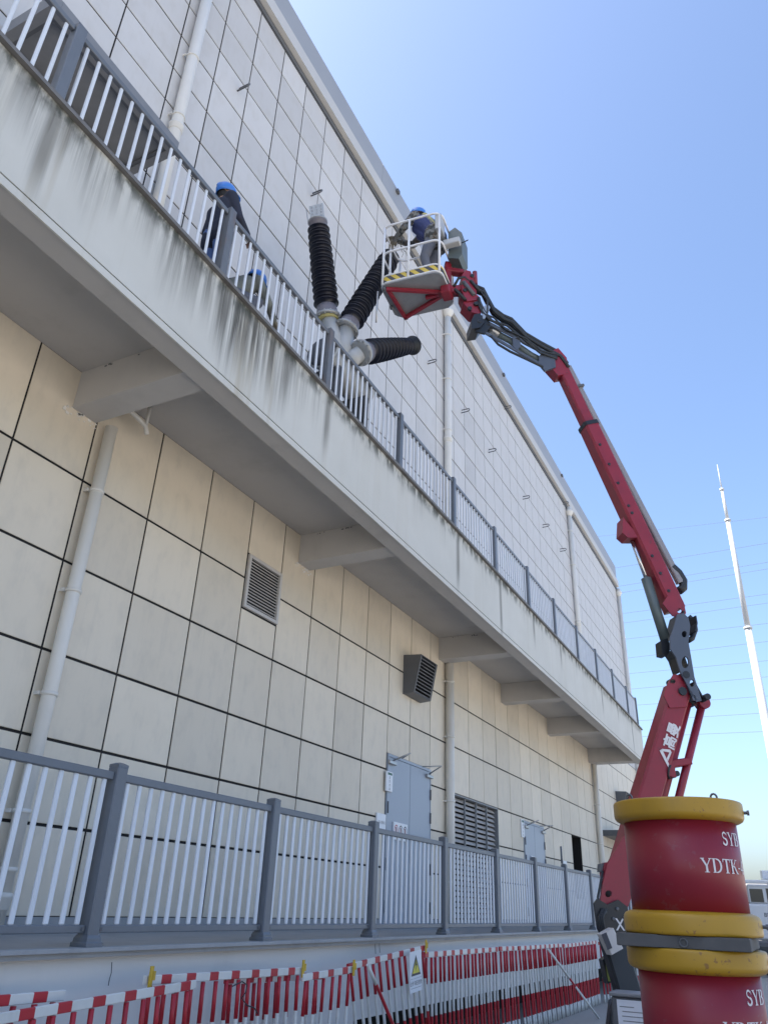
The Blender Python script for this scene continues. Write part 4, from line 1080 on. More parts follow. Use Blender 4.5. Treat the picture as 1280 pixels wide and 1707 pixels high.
def drum(z0, z1, label, rot):
    t = thing('transport_drum', (DC.x, DC.y, z0), label, 'drum', 'stacked red and yellow drums')
    rb, rf = 0.353, 0.41
    o = Vector((DC.x, DC.y, 0))
    MB().lathe(o, UP3, [(z0 + 0.10, rb), (z1 - 0.10, rb)], 72).build('drum_body', 'drumred', t)
    prof = [(0.0, rb - 0.02), (0.0, rf - 0.014), (0.003, rf - 0.006), (0.010, rf - 0.001), (0.02, rf), (0.085, rf), (0.100, rf - 0.003), (0.113, rf - 0.012), (0.122, rf - 0.028), (0.128, rb + 0.012), (0.130, rb + 0.002), (0.130, rb - 0.02)]
    MB().lathe(o, UP3, [(z1 - h, r) for h, r in prof][::-1], 72).build('top_flange', 'yellow', t)
    MB().lathe(o, UP3, [(z0 + h, r) for h, r in prof], 72).build('bottom_flange', 'yellow', t)
    MB().lathe(o, UP3, [(z1 - 0.03, 0.02), (z1 - 0.03, rb - 0.02), (z1 - 0.045, rb - 0.02)], 48).build('lid', 'yellow', t)
    for a in (R_(3), R_(120)):
        a += rot
        for zz in (z1 - 0.06, z0 + 0.06):
            dr = Vector((math.cos(a), math.sin(a), 0))
            MB().lathe(o + dr * (rf - 0.004) + UP3 * zz, dr, [(0, 0.010), (0.022, 0.010), (0.022, 0.016), (0.036, 0.016), (0.037, 0.005)], 8, sm=False).build('flange_bolt', 'darkmetal', t)
    return t, o, rb
def drum_text(t, o, rb, s, h, z, start):
    """start: angle to the right of the side facing the camera"""
    face = math.atan2(CAM[1] - o.y, CAM[0] - o.x)
    polys, wd = glyphs(s, h)
    b = MB()
    for i, q in enumerate(polys):
        pts = []
        for x, y in q:
            a = face + start + x / rb
            rr_ = rb + 0.0012 + 0.00012 * i
            pts.append((o.x + rr_ * math.cos(a), o.y + rr_ * math.sin(a), z + y))
        b.add(pts, [tuple(range(len(pts)))])
    b.build('drum_lettering', 'letter', t)
ZD = (1.500, 2.275)
t, o, rb = drum(*ZD, 'upper red drum with yellow end rings and lifting eyes on top', 0.0)
drum_text(t, o, rb, 'SYB', 0.076, 2.005, R_(43))
drum_text(t, o, rb, 'YDTK-4', 0.080, 1.845, R_(16))
for u in (1048, 1189):
    e = at_y(u, 1330, DC.y - (0.05 if u < 1100 else -0.02))
    pts = [(e.x + 0.020 * math.cos(a), e.y, 2.275 + 0.036 + 0.026 * math.sin(a)) for a in np.linspace(0, 2 * math.pi, 13)]
    MB().tube(pts, 0.007, 6, caps=False).lathe((e.x, e.y, 2.262), UP3, [(0, 0.016), (0.02, 0.012)], 8).build('lifting_eye', 'darkmetal', t)
t2, o, rb = drum(0.655, 1.430, 'lower red drum with yellow end rings under the dark spacer board', 0.03)
drum_text(t2, o, rb, 'SYB', 0.076, 1.16, R_(43))
drum_text(t2, o, rb, 'YDTK-4', 0.080, 1.00, R_(16))
sb = thing('spacer_board', (DC.x, DC.y, 1.4305), 'dark grey timber spacer boards clamped between the two red drums', 'board')
for k in range(3):
    x0 = DC.x - 0.40 + k * 0.252
    MB().cbox(x0, x0 + 0.248, DC.y - 0.375, DC.y + 0.375, 1.4307, 1.4995, 0.006).build('plank', 'board', sb)
MB().box(DC.x - 0.398, DC.x + 0.352, DC.y - 0.384, DC.y - 0.3755, 1.434, 1.496).build('front_plank', 'board', sb)
pts = [(DC.x - 0.01 + 0.022 * math.cos(a), DC.y - 0.392, 1.463 + 0.022 * math.sin(a)) for a in np.linspace(0, 2 * math.pi, 13)]
MB().tube(pts, 0.0045, 6, caps=False).build('ring_handle', 'darkmetal', sb)
for k in range(4):
    z = 0.001 + k * 0.1635
    pz_ = thing('wooden_pallet', (DC.x, DC.y, z), '%s wooden pallet from the ground under the red drums' % ordw[k], 'pallet', 'pallets under the drums')
    for j in range(5):
        MB().box(DC.x - 0.45, DC.x + 0.45, DC.y - 0.45 + j * 0.2, DC.y - 0.45 + j * 0.2 + 0.12, z + 0.14, z + 0.16).build('deck_board', 'pallet', pz_)
    for x in (-0.45, -0.05, 0.35):
        MB().box(DC.x + x, DC.x + x + 0.1, DC.y - 0.45, DC.y + 0.47, z, z + 0.139).build('bearer', 'pallet', pz_)

# ================================================================== barriers
def barrier(y0, y1, x0, x1, z0, z1, label, lean=0.0, zb=None, sp=0.14, leanx=0.0, ends=(True, True), first_red=0):
    """red and white rod barrier; rail from (x0,y0,z0) to (x1,y1,z1), rods down to the ground"""
    t = thing('rod_barrier', ((x0 + x1) / 2, (y0 + y1) / 2, 0), label, 'barrier', 'red and white rod barriers along the platform')
    L = math.hypot(y1 - y0, x1 - x0)
    P = lambda s: Vector((x0 + (x1 - x0) * s / L, y0 + (y1 - y0) * s / L, z0 + (z1 - z0) * s / L))
    s, k = 0.0, first_red
    while s < L - 0.02:
        w_ = 0.105 if k % 2 == 0 else 0.165
        e = min(s + w_, L)
        MB().beam(P(s), P(e), 0.056, 0.022, side=UP3, c=0.004).build('rail_block', 'barred' if k % 2 == 0 else 'barwhite', t)
        s = e; k += 1
    n = int(L / sp)
    sx = (y1 - y0) / L; nx = Vector((sx, -(x1 - x0) / L, 0))
    for i in range(n):
        s = (i + 0.5) * L / n
        a = P(s) - UP3 * 0.033 + nx * (0.004 if i % 2 else -0.004)
        top = a.z
        jit = random.uniform(-0.012, 0.012)
        bot = Vector((a.x + leanx, a.y + lean + jit, 0.012))
        b = MB()
        cuts = [top, top - 0.26, top - 0.58, top - 0.86, 0.012]
        for j in range(4):
            f0 = (top - cuts[j]) / (top - 0.012); f1 = (top - cuts[j + 1]) / (top - 0.012)
            b.tube([a.lerp(bot, f0), a.lerp(bot, f1)], 0.0175, 6, mi=j % 2, caps=(j in (0, 3)))
        b.build('rod', ['barred', 'barwhite'], t)
    for j, s in enumerate((0.03, L - 0.03)):
        if not ends[j]: continue
        p = P(s)
        MB().beam(p - UP3 * 0.05 + nx * 0.03, p + UP3 * 0.085 + nx * 0.03, 0.03, 0.012, side=(0, 1, 0)).beam(p + UP3 * 0.0 + nx * 0.03 + Vector((0, 0.022, 0)), p + UP3 * 0.055 + nx * 0.03 + Vector((0, 0.022, 0)), 0.025, 0.02, side=(0, 1, 0)).build('end_clamp', 'clamp', t)
    return t
barrier(2.2, 4.06, 1.80, 1.80, 1.05, 1.04, 'rod barrier at the left edge behind the slanting one', ends=(False, False))
barrier(2.9, 5.12, 1.96, 1.95, 0.955, 1.048, 'slanting rod barrier in front at the lower left corner', lean=0.06, ends=(False, False), first_red=1)
barrier(4.72, 6.74, 1.83, 1.83, 1.085, 1.055, 'rod barrier with yellow clamps at both ends left of the warning sign', lean=0.04, first_red=1)
barrier(5.75, 7.2, 1.74, 1.76, 1.03, 0.99, 'low rod barrier half hidden behind its neighbour', lean=0.05, ends=(False, False), sp=0.15)
barrier(6.70, 7.62, 1.86, 1.86, 1.005, 1.03, 'short rod barrier with a yellow clamp just left of the leaning pole', lean=-0.05, ends=(False, True), first_red=1)
barrier(7.55, 9.30, 1.84, 1.88, 1.05, 1.175, 'rising tilted rod barrier carrying the yellow warning sign', lean=0.32, leanx=0.0, ends=(False, True))
barrier(9.35, 11.9, 1.85, 1.85, 1.10, 1.095, 'straight rod barrier just right of the yellow warning sign', lean=0.05, ends=(False, False), sp=0.132)
barrier(11.95, 12.75, 1.86, 1.86, 1.10, 1.09, 'narrow rod barrier in the middle of the far row', lean=0.03, ends=(False, False), sp=0.132)
barrier(12.85, 15.3, 1.85, 1.85, 1.085, 1.075, 'rod barrier behind the thin leaning pole', lean=0.14, ends=(False, False), sp=0.132)
barrier(15.4, 17.95, 1.85, 1.85, 1.06, 1.075, 'far rod barrier next to the boom lift', lean=0.03, ends=(False, False), sp=0.132)
barrier(18.05, 20.9, 1.88, 2.6, 1.05, 1.05, 'farthest rod barrier turned outwards behind the boom lift', lean=0.05, ends=(False, False), sp=0.132)

# loose poles leaning on the barriers
def pole(a, b, r, label, bands):
    d = Vector(b) - Vector(a)
    m_ = MB()
    for i in range(len(bands) - 1):
        m_.tube([Vector(a) + d * bands[i], Vector(a) + d * bands[i + 1]], r, 8, mi=i % 2, caps=i in (0, len(bands) - 2))
    single(m_, 'marker_pole', ['barwhite', 'barred'], label, 'pole', (b[0], b[1], 0.0))
pole(at_x(613, 1608, 2.0), at_x(668, 1780, 2.02)[:2] + (0.012,) if False else Vector((2.05, 8.75, 0.012)), 0.017, 'thick white pole with a red band leaning beside the warning sign', [0, 0.16, 0.52, 1])
pole(at_x(913, 1582, 2.1), Vector((2.35, 15.55, 0.012)), 0.017, 'thin white pole with a red band leaning across the far barrier', [0, 0.40, 0.52, 1])
single(MB().tube([at_x(*q, 1.875) for q in ((388, 1644), (396, 1640), (404, 1636), (412, 1642), (410, 1654), (403, 1664), (412, 1676), (424, 1680), (430, 1690))], 0.005, 6), 'cable_loop', 'rubber', 'thin black cable dangling from the barrier rail', 'cable', at_x(404, 1690, 1.875))

# warning sign on the barrier
ws = thing('warning_sign', at_x(692, 1652, 1.95), 'white sign with a yellow lightning triangle hung on the barrier', 'sign')
c0, c1_, c2_, c3 = (at_x(676.5, 1591, 1.95), at_x(696, 1585.5, 1.95), at_x(702.5, 1650, 1.95), at_x(683, 1657, 1.95))
so_, ey_ = c3, (c0 - c3)
sw = 0.27; e1s = (c2_ - c3).normalized(); e2s = (ey_ - e1s * ey_.dot(e1s)).normalized(); sh = ey_.length
ns = e1s.cross(e2s).normalized()
if ns.x < 0: ns = -ns
sw = (c2_ - c3).length
MB().prism([(0, 0), (sw, 0), (sw, sh), (0, sh)], so_, e1s, e2s, ns * 0.004).build('board', 'signwhite', ws)
cx_, tz = sw / 2, sh * 0.90
def flat(pts, off, name, mat):
    b = MB().add([so_ + e1s * p[0] + e2s * p[1] + ns * off for p in pts], [tuple(range(len(pts)))])
    return b.build(name, mat, ws)
tw = sw * 0.40; zb_ = sh * 0.40
flat([(cx_ - tw, zb_), (cx_ + tw, zb_), (cx_, tz)], 0.0055, 'triangle_border', 'ink')
flat([(cx_ - tw * 0.78, zb_ + 0.022), (cx_ + tw * 0.78, zb_ + 0.022), (cx_, tz - 0.045)], 0.007, 'triangle', 'signyellow')
bz = zb_ + 0.03
flat([(cx_ + 0.012, bz + 0.125), (cx_ - 0.028, bz + 0.062), (cx_ - 0.002, bz + 0.066), (cx_ - 0.016, bz + 0.01), (cx_ + 0.030, bz + 0.080), (cx_ + 0.004, bz + 0.077)], 0.0085, 'lightning_bolt', 'ink')
lt = MB(); lettering(lt, '止步 高压危险', sw * 0.155, so_ + e1s * sw * 0.5 + e2s * sh * 0.22 + ns * 0.0065, e1s, e2s)
lt.build('sign_lettering', 'ink', ws)
flat([(0.01, sh * 0.33), (sw - 0.01, sh * 0.33), (sw - 0.01, sh * 0.335), (0.01, sh * 0.335)], 0.0055, 'sign_line', 'ink')
flat([(0.02, sh * 0.10), (sw - 0.02, sh * 0.10), (sw - 0.02, sh * 0.107), (0.02, sh * 0.107)], 0.0055, 'sign_line', 'ink')

# signs by the doors
def wall_sign(name, y0, y1, z0, z1, label, x=0.002):
    t = thing(name, (x, (y0 + y1) / 2, z0), label, 'sign')
    MB().cbox(x, x + 0.03, y0, y1, z0, z1, 0.004).build('board', 'signwhite', t)
    return t
EY, EZ = Vector((0, 1, 0)), Vector((0, 0, 1))
def plate(y0, y1, z0, z1, label, x):
    t = wall_sign('name_plate', y0, y1, z0, z1, label, x)
    h = z1 - z0; w_ = y1 - y0
    MB().box(x + 0.0302, x + 0.0315, y0 + w_ * 0.18, y1 - w_ * 0.12, z1 - h * 0.17, z1 - h * 0.05).build('plate_header', 'inkgreen', t)
    b = MB()
    for k, ch in enumerate('室外走廊'):
        lettering(b, ch, h * 0.15, (x + 0.032, (y0 + y1) / 2, z1 - h * (0.30 + 0.19 * k)), EY, EZ)
    b.build('plate_lettering', 'ink', t)
plate(11.80, 12.03, 3.26, 3.57, 'narrow white plate with dark characters beside the near double door', 0.03)
plate(19.10, 19.32, 3.15, 3.55, 'narrow white plate with dark characters beside the far double door', 0.002)
t = wall_sign('paper_notice', 11.56, 11.88, 2.66, 2.90, 'white paper notice on the wall left of the near double door')
b = MB(); lettering(b, '进入请登记', 0.05, (0.034, 11.72, 2.77), EY, EZ); b.build('notice_lettering', 'louvre', t)
t = wall_sign('prohibition_sticker', 12.13, 12.66, 2.55, 2.82, 'white sticker with three round prohibition symbols on the near door', 0.0225)
for k in range(3):
    yc = 12.225 + 0.17 * k; zc = 2.695; b = MB()
    def ringpts(r): return [(0.0536, yc + r * math.cos(a), zc + r * 1.25 * math.sin(a)) for a in np.linspace(0, 2 * math.pi, 21)[:-1]]
    ro, ri = ringpts(0.070), ringpts(0.055)
    b.add(ro + ri, [(i, (i + 1) % 20, 20 + (i + 1) % 20, 20 + i) for i in range(20)])
    b.build('symbol_ring', 'ink' if k else 'inkred', t)
    b = MB().add([(0.0545, yc - 0.045, zc + 0.05), (0.0545, yc - 0.035, zc + 0.06), (0.0545, yc + 0.045, zc - 0.05), (0.0545, yc + 0.035, zc - 0.06)], [(0, 1, 2, 3)])
    b.build('symbol_bar', 'inkred', t)
    b = MB().add([(0.0532, yc - 0.012, zc - 0.05), (0.0532, yc + 0.012, zc - 0.05), (0.0532, yc + 0.022, zc + 0.01), (0.0532, yc + 0.01, zc + 0.05), (0.0532, yc - 0.01, zc + 0.05), (0.0532, yc - 0.022, zc + 0.01)], [(0, 1, 2, 3, 4, 5)])
    b.build('symbol_figure', 'ink', t)
t = wall_sign('door_sticker', 19.72, 20.05, 2.55, 2.78, 'small white sticker on the far double door', 0.0225)
b = MB(); lettering(b, '!', 0.16, (0.054, 19.88, 2.665), EY, EZ); b.build('sticker_mark', 'inkred', t)
t = wall_sign('wall_notice', 22.75, 23.10, 2.35, 2.85, 'white notice frame on the wall before the narrow window')
MB().box(0.033, 0.034, 22.80, 23.05, 2.42, 2.78).build('notice_print', 'louvrelight', t)
single(MB().tube([(1.50, 17.02, 2.475), (1.50, 17.02, 2.80)], 0.02, 6), 'rail_stub', 'rail', 'short upright stub on top of a far platform railing post', 'post', (1.50, 17.02, 2.475))

# ================================================================== mast, wires, truck, far shed
mt = thing('lightning_mast', (5.39, 40.0, 0), 'tall pale tapered lightning mast standing at the right', 'mast')
for a, b, r0, r1 in ((0, 14.3, 0.25, 0.155), (14.3, 20.2, 0.135, 0.11), (20.2, 22.05, 0.085, 0.07), (22.05, 23.6, 0.038, 0.013)):
    s = MB().tube([(5.39, 40, a), (5.39, 40, b)], r0, 20, radii=[r0, r1]).build('mast_section', 'mast', mt)
    if b < 23: MB().lathe((5.39, 40, b - 0.06), UP3, [(0, r1 + 0.045), (0.10, r1 + 0.045), (0.101, r1 * 0.6)], 20).build('flange', 'mast', s)
for k, (yl, yr) in enumerate(((890, 862), (945, 905), (976.6, 937), (988, 948), (1023, 990), (1039, 1005), (1066, 1039), (1098, 1069), (1124, 1101), (1150, 1128), (1177, 1160), (1203, 1188), (1229, 1219))):
    a = at_y(1035, yl, 125.0); b = at_y(1280, yr, 120.0)
    d = b - a
    A, B = a - d * 3.2, b + d * 3.2
    pts = []
    for i in range(25):
        f = i / 24; p = A.lerp(B, f)
        p.z += 0.9 * (4 * (f - 0.5) ** 2) - 0.02
        pts.append(p)
    single(MB().tube(pts, 0.026 if k else 0.02, 5), 'power_line', 'wire', '%s power line from the top crossing the sky at the right' % ordw[k], 'cable', pts[12], 'overhead power lines')

tk = thing('white_truck', (6.3, 31.0, 0), 'white truck parked at the right edge behind the drums', 'truck')
X0, X1_, YF = 4.0, 6.5, 30.0
MB().cbox(X0, X1_, YF + 0.06, YF + 1.9, 1.02, 2.05, 0.06).build('cab_body', 'truckwhite', tk)
MB().cbox(X0 + 0.05, X1_ - 0.05, YF + 0.12, YF + 1.88, 2.052, 2.62, 0.05).build('cab_glasshouse', 'truckwhite', tk)
MB().box(X0 + 0.62, X1_ - 0.15, YF + 0.112, YF + 0.119, 2.10, 2.50).build('windscreen', 'glass', tk)
MB().box(X0 + 0.13, X0 + 0.52, YF + 0.112, YF + 0.119, 2.10, 2.48).build('side_window', 'glass', tk)
MB().cbox(X0 + 0.02, X1_, YF - 0.02, YF + 0.10, 2.63, 2.74, 0.02).build('sun_visor', 'truckwhite', tk)
MB().cbox(X0 - 0.02, X1_ + 0.02, YF - 0.06, YF + 0.2, 0.55, 1.015, 0.05).build('bumper', 'darkmetal', tk)
for x in (X0 + 0.3, X1_ - 0.3):
    MB().cbox(x - 0.16, x + 0.16, YF - 0.075, YF - 0.061, 0.68, 0.86, 0.005).build('headlight', 'glass', tk)
    w_ = MB().lathe((x - 0.13, YF + 1.2, 0.5), (1, 0, 0), [(0, 0.2), (0, 0.46), (0.03, 0.5), (0.23, 0.5), (0.26, 0.46), (0.26, 0.2)], 24).build('wheel', 'rubber', tk)
    MB().lathe((x - 0.14, YF + 1.2, 0.5), (1, 0, 0), [(0, 0.05), (0.0, 0.26), (0.28, 0.26), (0.28, 0.05)], 16).build('wheel_rim', 'steel', w_)
for x in (X0 - 0.18, X1_ + 0.18):
    MB().cbox(x - 0.09, x + 0.09, YF - 0.12, YF - 0.05, 1.75, 2.35, 0.02).tube([(x, YF - 0.05, 2.3), (x, YF + 0.2, 2.4)], 0.02, 6).build('mirror', 'darkmetal', tk)
b = MB(); lettering(b, 'BD', 0.17, (4.56, YF + 0.054, 1.74), (1, 0, 0), EZ); b.build('truck_lettering', 'ink', tk)
MB().cbox(X0 - 0.05, X1_ + 0.05, YF + 2.0, YF + 8.5, 1.0, 1.25, 0.03).build('load_bed', 'louvre', tk)
MB().beam((X0 + 0.5, YF + 1.5, 2.95), (X1_ + 0.6, YF + 2.2, 2.95), 0.28, 0.3, c=0.03).build('crane_arm', 'truckwhite', tk)
MB().cbox(X0 + 0.6, X0 + 1.1, YF + 2.1, YF + 2.6, 1.251, 2.8, 0.04).build('crane_column', 'truckwhite', tk)
for y in (YF + 5.6, YF + 6.9):
    for x in (X0 + 0.2, X1_ - 0.3):
        MB().lathe((x - 0.13, y, 0.5), (1, 0, 0), [(0, 0.2), (0, 0.46), (0.03, 0.5), (0.23, 0.5), (0.26, 0.46), (0.26, 0.2)], 24).build('wheel', 'rubber', tk)
fs = thing('far_shed', (12.0, 95.0, 0), 'pale low flat roofed shed in the distance at the right edge', 'building')
MB().box(-4.5, 40, 90, 110, 0, 4.35).build('wall', 'farwall', fs)
MB().box(-4.8, 40.3, 89.7, 110.3, 4.351, 4.85).build('roof', 'gutter', fs)
for k in range(10):
    MB().box(0.0 + k * 3.6, 2.2 + k * 3.6, 89.95, 89.99, 1.6, 3.2).build('window', 'glass', fs)
MB().box(3.5, 14, 92, 100, 4.852, 6.2).build('roof_block', 'farwall', fs)

# ================================================================== people
def person(loc, face, J, mats, label, voxel=0.010, helmet_tilt=(0, 0)):
    """loc: point under the pelvis on the floor; face: heading (radians, local +Y turned to this);
    J: joint positions in the local frame (x right, y forward, z up)"""
    rot = Matrix.Rotation(face - math.pi / 2, 3, 'Z')
    caps = []      # (p0, r0, p1, r1, mat)
    def cap(a, ra, b, rb, m_): caps.append((Vector(a), ra, Vector(b), rb, m_))
    top, leg, handm = mats['top'], mats['leg'], mats['hand']
    tor = mats.get('torso', top)
    pel, che, nec, hed = (Vector(J[k]) for k in ('pelvis', 'chest', 'neck', 'head'))
    side = (Vector(J['sh_r']) - Vector(J['sh_l'])).normalized()
    for s in (-1, 1):
        cap(pel + side * s * 0.075, 0.125, pel.lerp(che, 0.45) + side * s * 0.07, 0.122, tor)
        cap(pel.lerp(che, 0.45) + side * s * 0.07, 0.122, che + side * s * 0.085, 0.128, tor)
        cap(pel + side * s * 0.07 - Vector((0, 0, 0.02)), 0.128, pel + side * s * 0.08 - Vector((0, 0, 0.07)), 0.120, leg)
    if J.get('coat', True):
        for s in (-1, 1): cap(pel + side * s * 0.08, 0.132, pel + side * s * 0.085 - Vector((0, 0, 0.11)), 0.135, top)
    cap(che, 0.13, nec - (nec - che) * 0.25, 0.085, top)
    cap(J['sh_l'], 0.075, J['sh_r'], 0.075, top)
    cap(nec - (hed - nec) * 0.25, 0.062, hed, 0.060, 'skin')
    # head
    hf = Vector(J['look']).normalized(); hu = (hed - nec).normalized(); hu = (hu - hf * hu.dot(hf)).normalized(); hr = hf.cross(hu)
    cap(hed + hu * 0.03 - hf * 0.012, 0.084, hed + hu * 0.035 + hf * 0.012, 0.082, 'hair' if False else 'skin')
    cap(hed - hu * 0.055 + hf * 0.030, 0.058, hed + hf * 0.035, 0.068, 'skin')
    cap(hed - hf * 0.032 + hu * 0.01, 0.076, hed - hf * 0.03 - hu * 0.035, 0.070, 'hair')
    cap(hed + hf * 0.098 + hu * 0.015, 0.010, hed + hf * 0.108 - hu * 0.022, 0.016, 'skin')
    for s in (-1, 1):
        cap(hed + hr * s * 0.086 + hu * 0.015, 0.016, hed + hr * s * 0.088 - hu * 0.02, 0.012, 'skin')
        cap(hed + hr * s * 0.032 + hf * 0.088 + hu * 0.018, 0.011, hed + hr * s * 0.036 + hf * 0.087 + hu * 0.018, 0.010, 'hair')
    cap(hed + hf * 0.088 - hu * 0.055 - hr * 0.018, 0.009, hed + hf * 0.088 - hu * 0.055 + hr * 0.018, 0.009, 'inkred')
    for s in ('l', 'r'):
        sg = -1 if s == 'l' else 1
        sh, el, wr = (Vector(J[k + '_' + s]) for k in ('sh', 'el', 'wr'))
        cap(sh, 0.078, el, 0.054, top); cap(el, 0.054, wr, 0.038, top)
        d = (wr - el).normalized()
        palmn = Vector(J.get('palm_' + s, (0, 0, -1))); pn = (palmn - d * palmn.dot(d)).normalized(); ac = d.cross(pn)
        pc = wr + d * 0.075
        cap(wr, 0.030, pc - ac * 0.018, 0.026, handm); cap(wr, 0.030, pc + ac * 0.018, 0.026, handm)
        for fi, (o_, ln) in enumerate(((-0.033, 0.062), (-0.011, 0.074), (0.011, 0.070), (0.032, 0.055))):
            r0 = pc + ac * o_ + d * 0.01
            k1 = r0 + d * ln * 0.55 + pn * 0.012; k2 = k1 + d * ln * 0.30 + pn * 0.030; k3 = k2 + pn * 0.028 + d * 0.004
            cap(r0, 0.0125, k1, 0.0115, handm); cap(k1, 0.0115, k2, 0.0105, handm); cap(k2, 0.0105, k3, 0.0095, handm)
        th0 = wr + d * 0.03 - ac * 0.030 * sg * -1
        th1 = th0 + d * 0.035 - ac * 0.026 * sg * -1 + pn * 0.016; th2 = th1 + d * 0.028 + pn * 0.018
        cap(th0, 0.016, th1, 0.0135, handm); cap(th1, 0.0135, th2, 0.011, handm)
        hp, kn, an, to = (Vector(J[k + '_' + s]) for k in ('hip', 'kn', 'an', 'toe'))
        cap(hp, 0.102, kn, 0.068, leg); cap(kn, 0.068, an, 0.047, leg)
        cap(an + Vector((0, 0, -0.01)), 0.050, an.lerp(to, 0.55), 0.046, 'boot'); cap(an.lerp(to, 0.55), 0.046, to, 0.036, 'boot')
        cap(an + (an - to).normalized() * 0.03 - Vector((0, 0, 0.035)), 0.040, an - Vector((0, 0, 0.03)), 0.042, 'boot')
    for e in J.get('extra', ()): cap(*e)
    b = MB()
    for p0, r0, p1, r1, m_ in caps:
        d = p1 - p0; L = max(d.length, 1e-4); d = d / L if d.length > 1e-4 else Vector((0, 0, 1))
        pr = [(-r0 * math.cos(a), r0 * math.sin(a)) for a in (0.15, 0.5, 0.9, 1.3)] + [(0, r0), (L, r1)] + [(L + r1 * math.cos(a), r1 * math.sin(a)) for a in (1.3, 0.9, 0.5, 0.15)]
        b.lathe(p0, d, pr, 14)
    names = list(dict.fromkeys(c[4] for c in caps))
    me0 = b.mesh('person', [])
    tmp = bpy.data.objects.new('person_cage', me0); col.objects.link(tmp)
    bx = bmesh.new(); bx.from_mesh(me0); bmesh.ops.recalc_face_normals(bx, faces=list(bx.faces)); bx.to_mesh(me0); bx.free()
    rm = tmp.modifiers.new('r', 'REMESH'); rm.mode = 'VOXEL'; rm.voxel_size = voxel
    sm = tmp.modifiers.new('s', 'SMOOTH'); sm.factor = 0.5; sm.iterations = 2
    me = bpy.data.meshes.new_from_object(tmp.evaluated_get(bpy.context.evaluated_depsgraph_get()))
    bpy.data.objects.remove(tmp)
    me.name = 'person'
    me.materials.clear()
    for n_ in names: me.materials.append(M[n_])
    nf = len(me.polygons)
    ce = np.zeros(nf * 3); me.polygons.foreach_get('center', ce); ce = ce.reshape(-1, 3)
    best = np.full(nf, 1e9); mi = np.zeros(nf, int)
    for p0, r0, p1, r1, m_ in caps:
        a, bb = np.array(p0), np.array(p1); ab = bb - a; l2 = max(ab @ ab, 1e-9)
        tt = np.clip(((ce - a) @ ab) / l2, 0, 1)
        dist = np.abs(np.linalg.norm(ce - (a + tt[:, None] * ab), axis=1) - (r0 + (r1 - r0) * tt))
        w_ = dist < best; best[w_] = dist[w_]; mi[w_] = names.index(m_)
    me.polygons.foreach_set('material_index', mi.tolist())
    me.polygons.foreach_set('use_smooth', [True] * nf)
    o = bpy.data.objects.new('person', me); col.objects.link(o)
    o.location = loc
    me.transform(rot.to_4x4())
    ORG[o.name] = Vector(loc)
    tag(o, label, 'person')
    # helmet: dome, brim, ridge
    R4 = rot
    hw = Vector(loc) + R4 @ (hed + hu * 0.040)
    U, F, S = R4 @ hu, R4 @ hf, R4 @ hr
    hm = MB()
    nseg = 22; rows = 7; vs = []; fs = []
    for i in range(rows + 1):
        a = -0.32 + (math.pi / 2 + 0.32) * i / rows
        for k in range(nseg):
            c = 2 * math.pi * k / nseg
            r = math.cos(a)
            vs.append(hw + S * (0.106 * r * math.cos(c)) + F * (0.124 * r * math.sin(c) + 0.002) + U * (0.118 * math.sin(a) + 0.005))
    for i in range(rows):
        for k in range(nseg):
            fs.append((i * nseg + k, i * nseg + (k + 1) % nseg, (i + 1) * nseg + (k + 1) % nseg, (i + 1) * nseg + k))
    hm.add(vs, fs, 0, True)
    ring = []
    for k in range(nseg):
        c = 2 * math.pi * k / nseg
        ex = 0.014 + 0.045 * max(0, math.sin(c)) ** 2
        lowr = 0.118 * 0.315
        ring.append(hw - U * lowr + S * ((0.106 * 0.95 + ex * 0.5) * math.cos(c)) + F * ((0.124 * 0.95 + ex) * math.sin(c) + 0.002) - U * (0.004 + 0.012 * max(0, math.sin(c))))
    inner = vs[:nseg]
    hm.add(list(inner) + ring, [(k, (k + 1) % nseg, nseg + (k + 1) % nseg, nseg + k) for k in range(nseg)], 0, True)
    ho = hm.build('helmet', 'helmet', o)
    so = ho.modifiers.new('thickness', 'SOLIDIFY'); so.thickness = 0.004
    MB().tube([hw + F * (0.118 * math.cos(a)) + U * (0.010 + 0.119 * math.sin(a)) for a in np.linspace(0.35, math.pi - 0.35, 9)], 0.009, 6).build('helmet_ridge', 'helmet', ho)
    MB().tube([hw + S * 0.10 - F * 0.0 - U * 0.0, hw + S * 0.075 + F * 0.03 - U * 0.13, hw + F * 0.05 - U * 0.165, hw - S * 0.075 + F * 0.03 - U * 0.13, hw - S * 0.10], 0.005, 5).build('chin_strap', 'boot', ho)
    return o
def stand():
    J = dict(pelvis=(0, 0, 0.97), chest=(0, 0.0, 1.30), neck=(0, 0.0, 1.475), head=(0, 0.015, 1.60), look=(0, 1, -0.1))
    for s, g_ in (('l', -1), ('r', 1)):
        J['sh_' + s] = (g_ * 0.175, 0, 1.41); J['el_' + s] = (g_ * 0.23, -0.02, 1.13); J['wr_' + s] = (g_ * 0.21, 0.10, 0.91)
        J['palm_' + s] = (-g_, 0, 0)
        J['hip_' + s] = (g_ * 0.09, 0, 0.93); J['kn_' + s] = (g_ * 0.105, 0.02, 0.50); J['an_' + s] = (g_ * 0.11, -0.02, 0.085); J['toe_' + s] = (g_ * 0.125, 0.17, 0.037)
    return J
FL = DECK + 0.03
# standing worker, back half turned to the camera, looking along the balcony
J = stand()
J['el_r'] = (0.22, 0.10, 1.14); J['wr_r'] = (0.10, 0.30, 1.12); J['palm_r'] = (-1, 0, -0.3)
J['el_l'] = (-0.24, -0.03, 1.14); J['look'] = (0.05, 0.95, 0.22)
hp_ = at_z(377, 318, FL + 1.66)
person((hp_.x, hp_.y, FL), R_(70), J, dict(top='navy', leg='jeans', hand='skin'), 'worker in a dark jacket, jeans and blue helmet standing on the balcony')
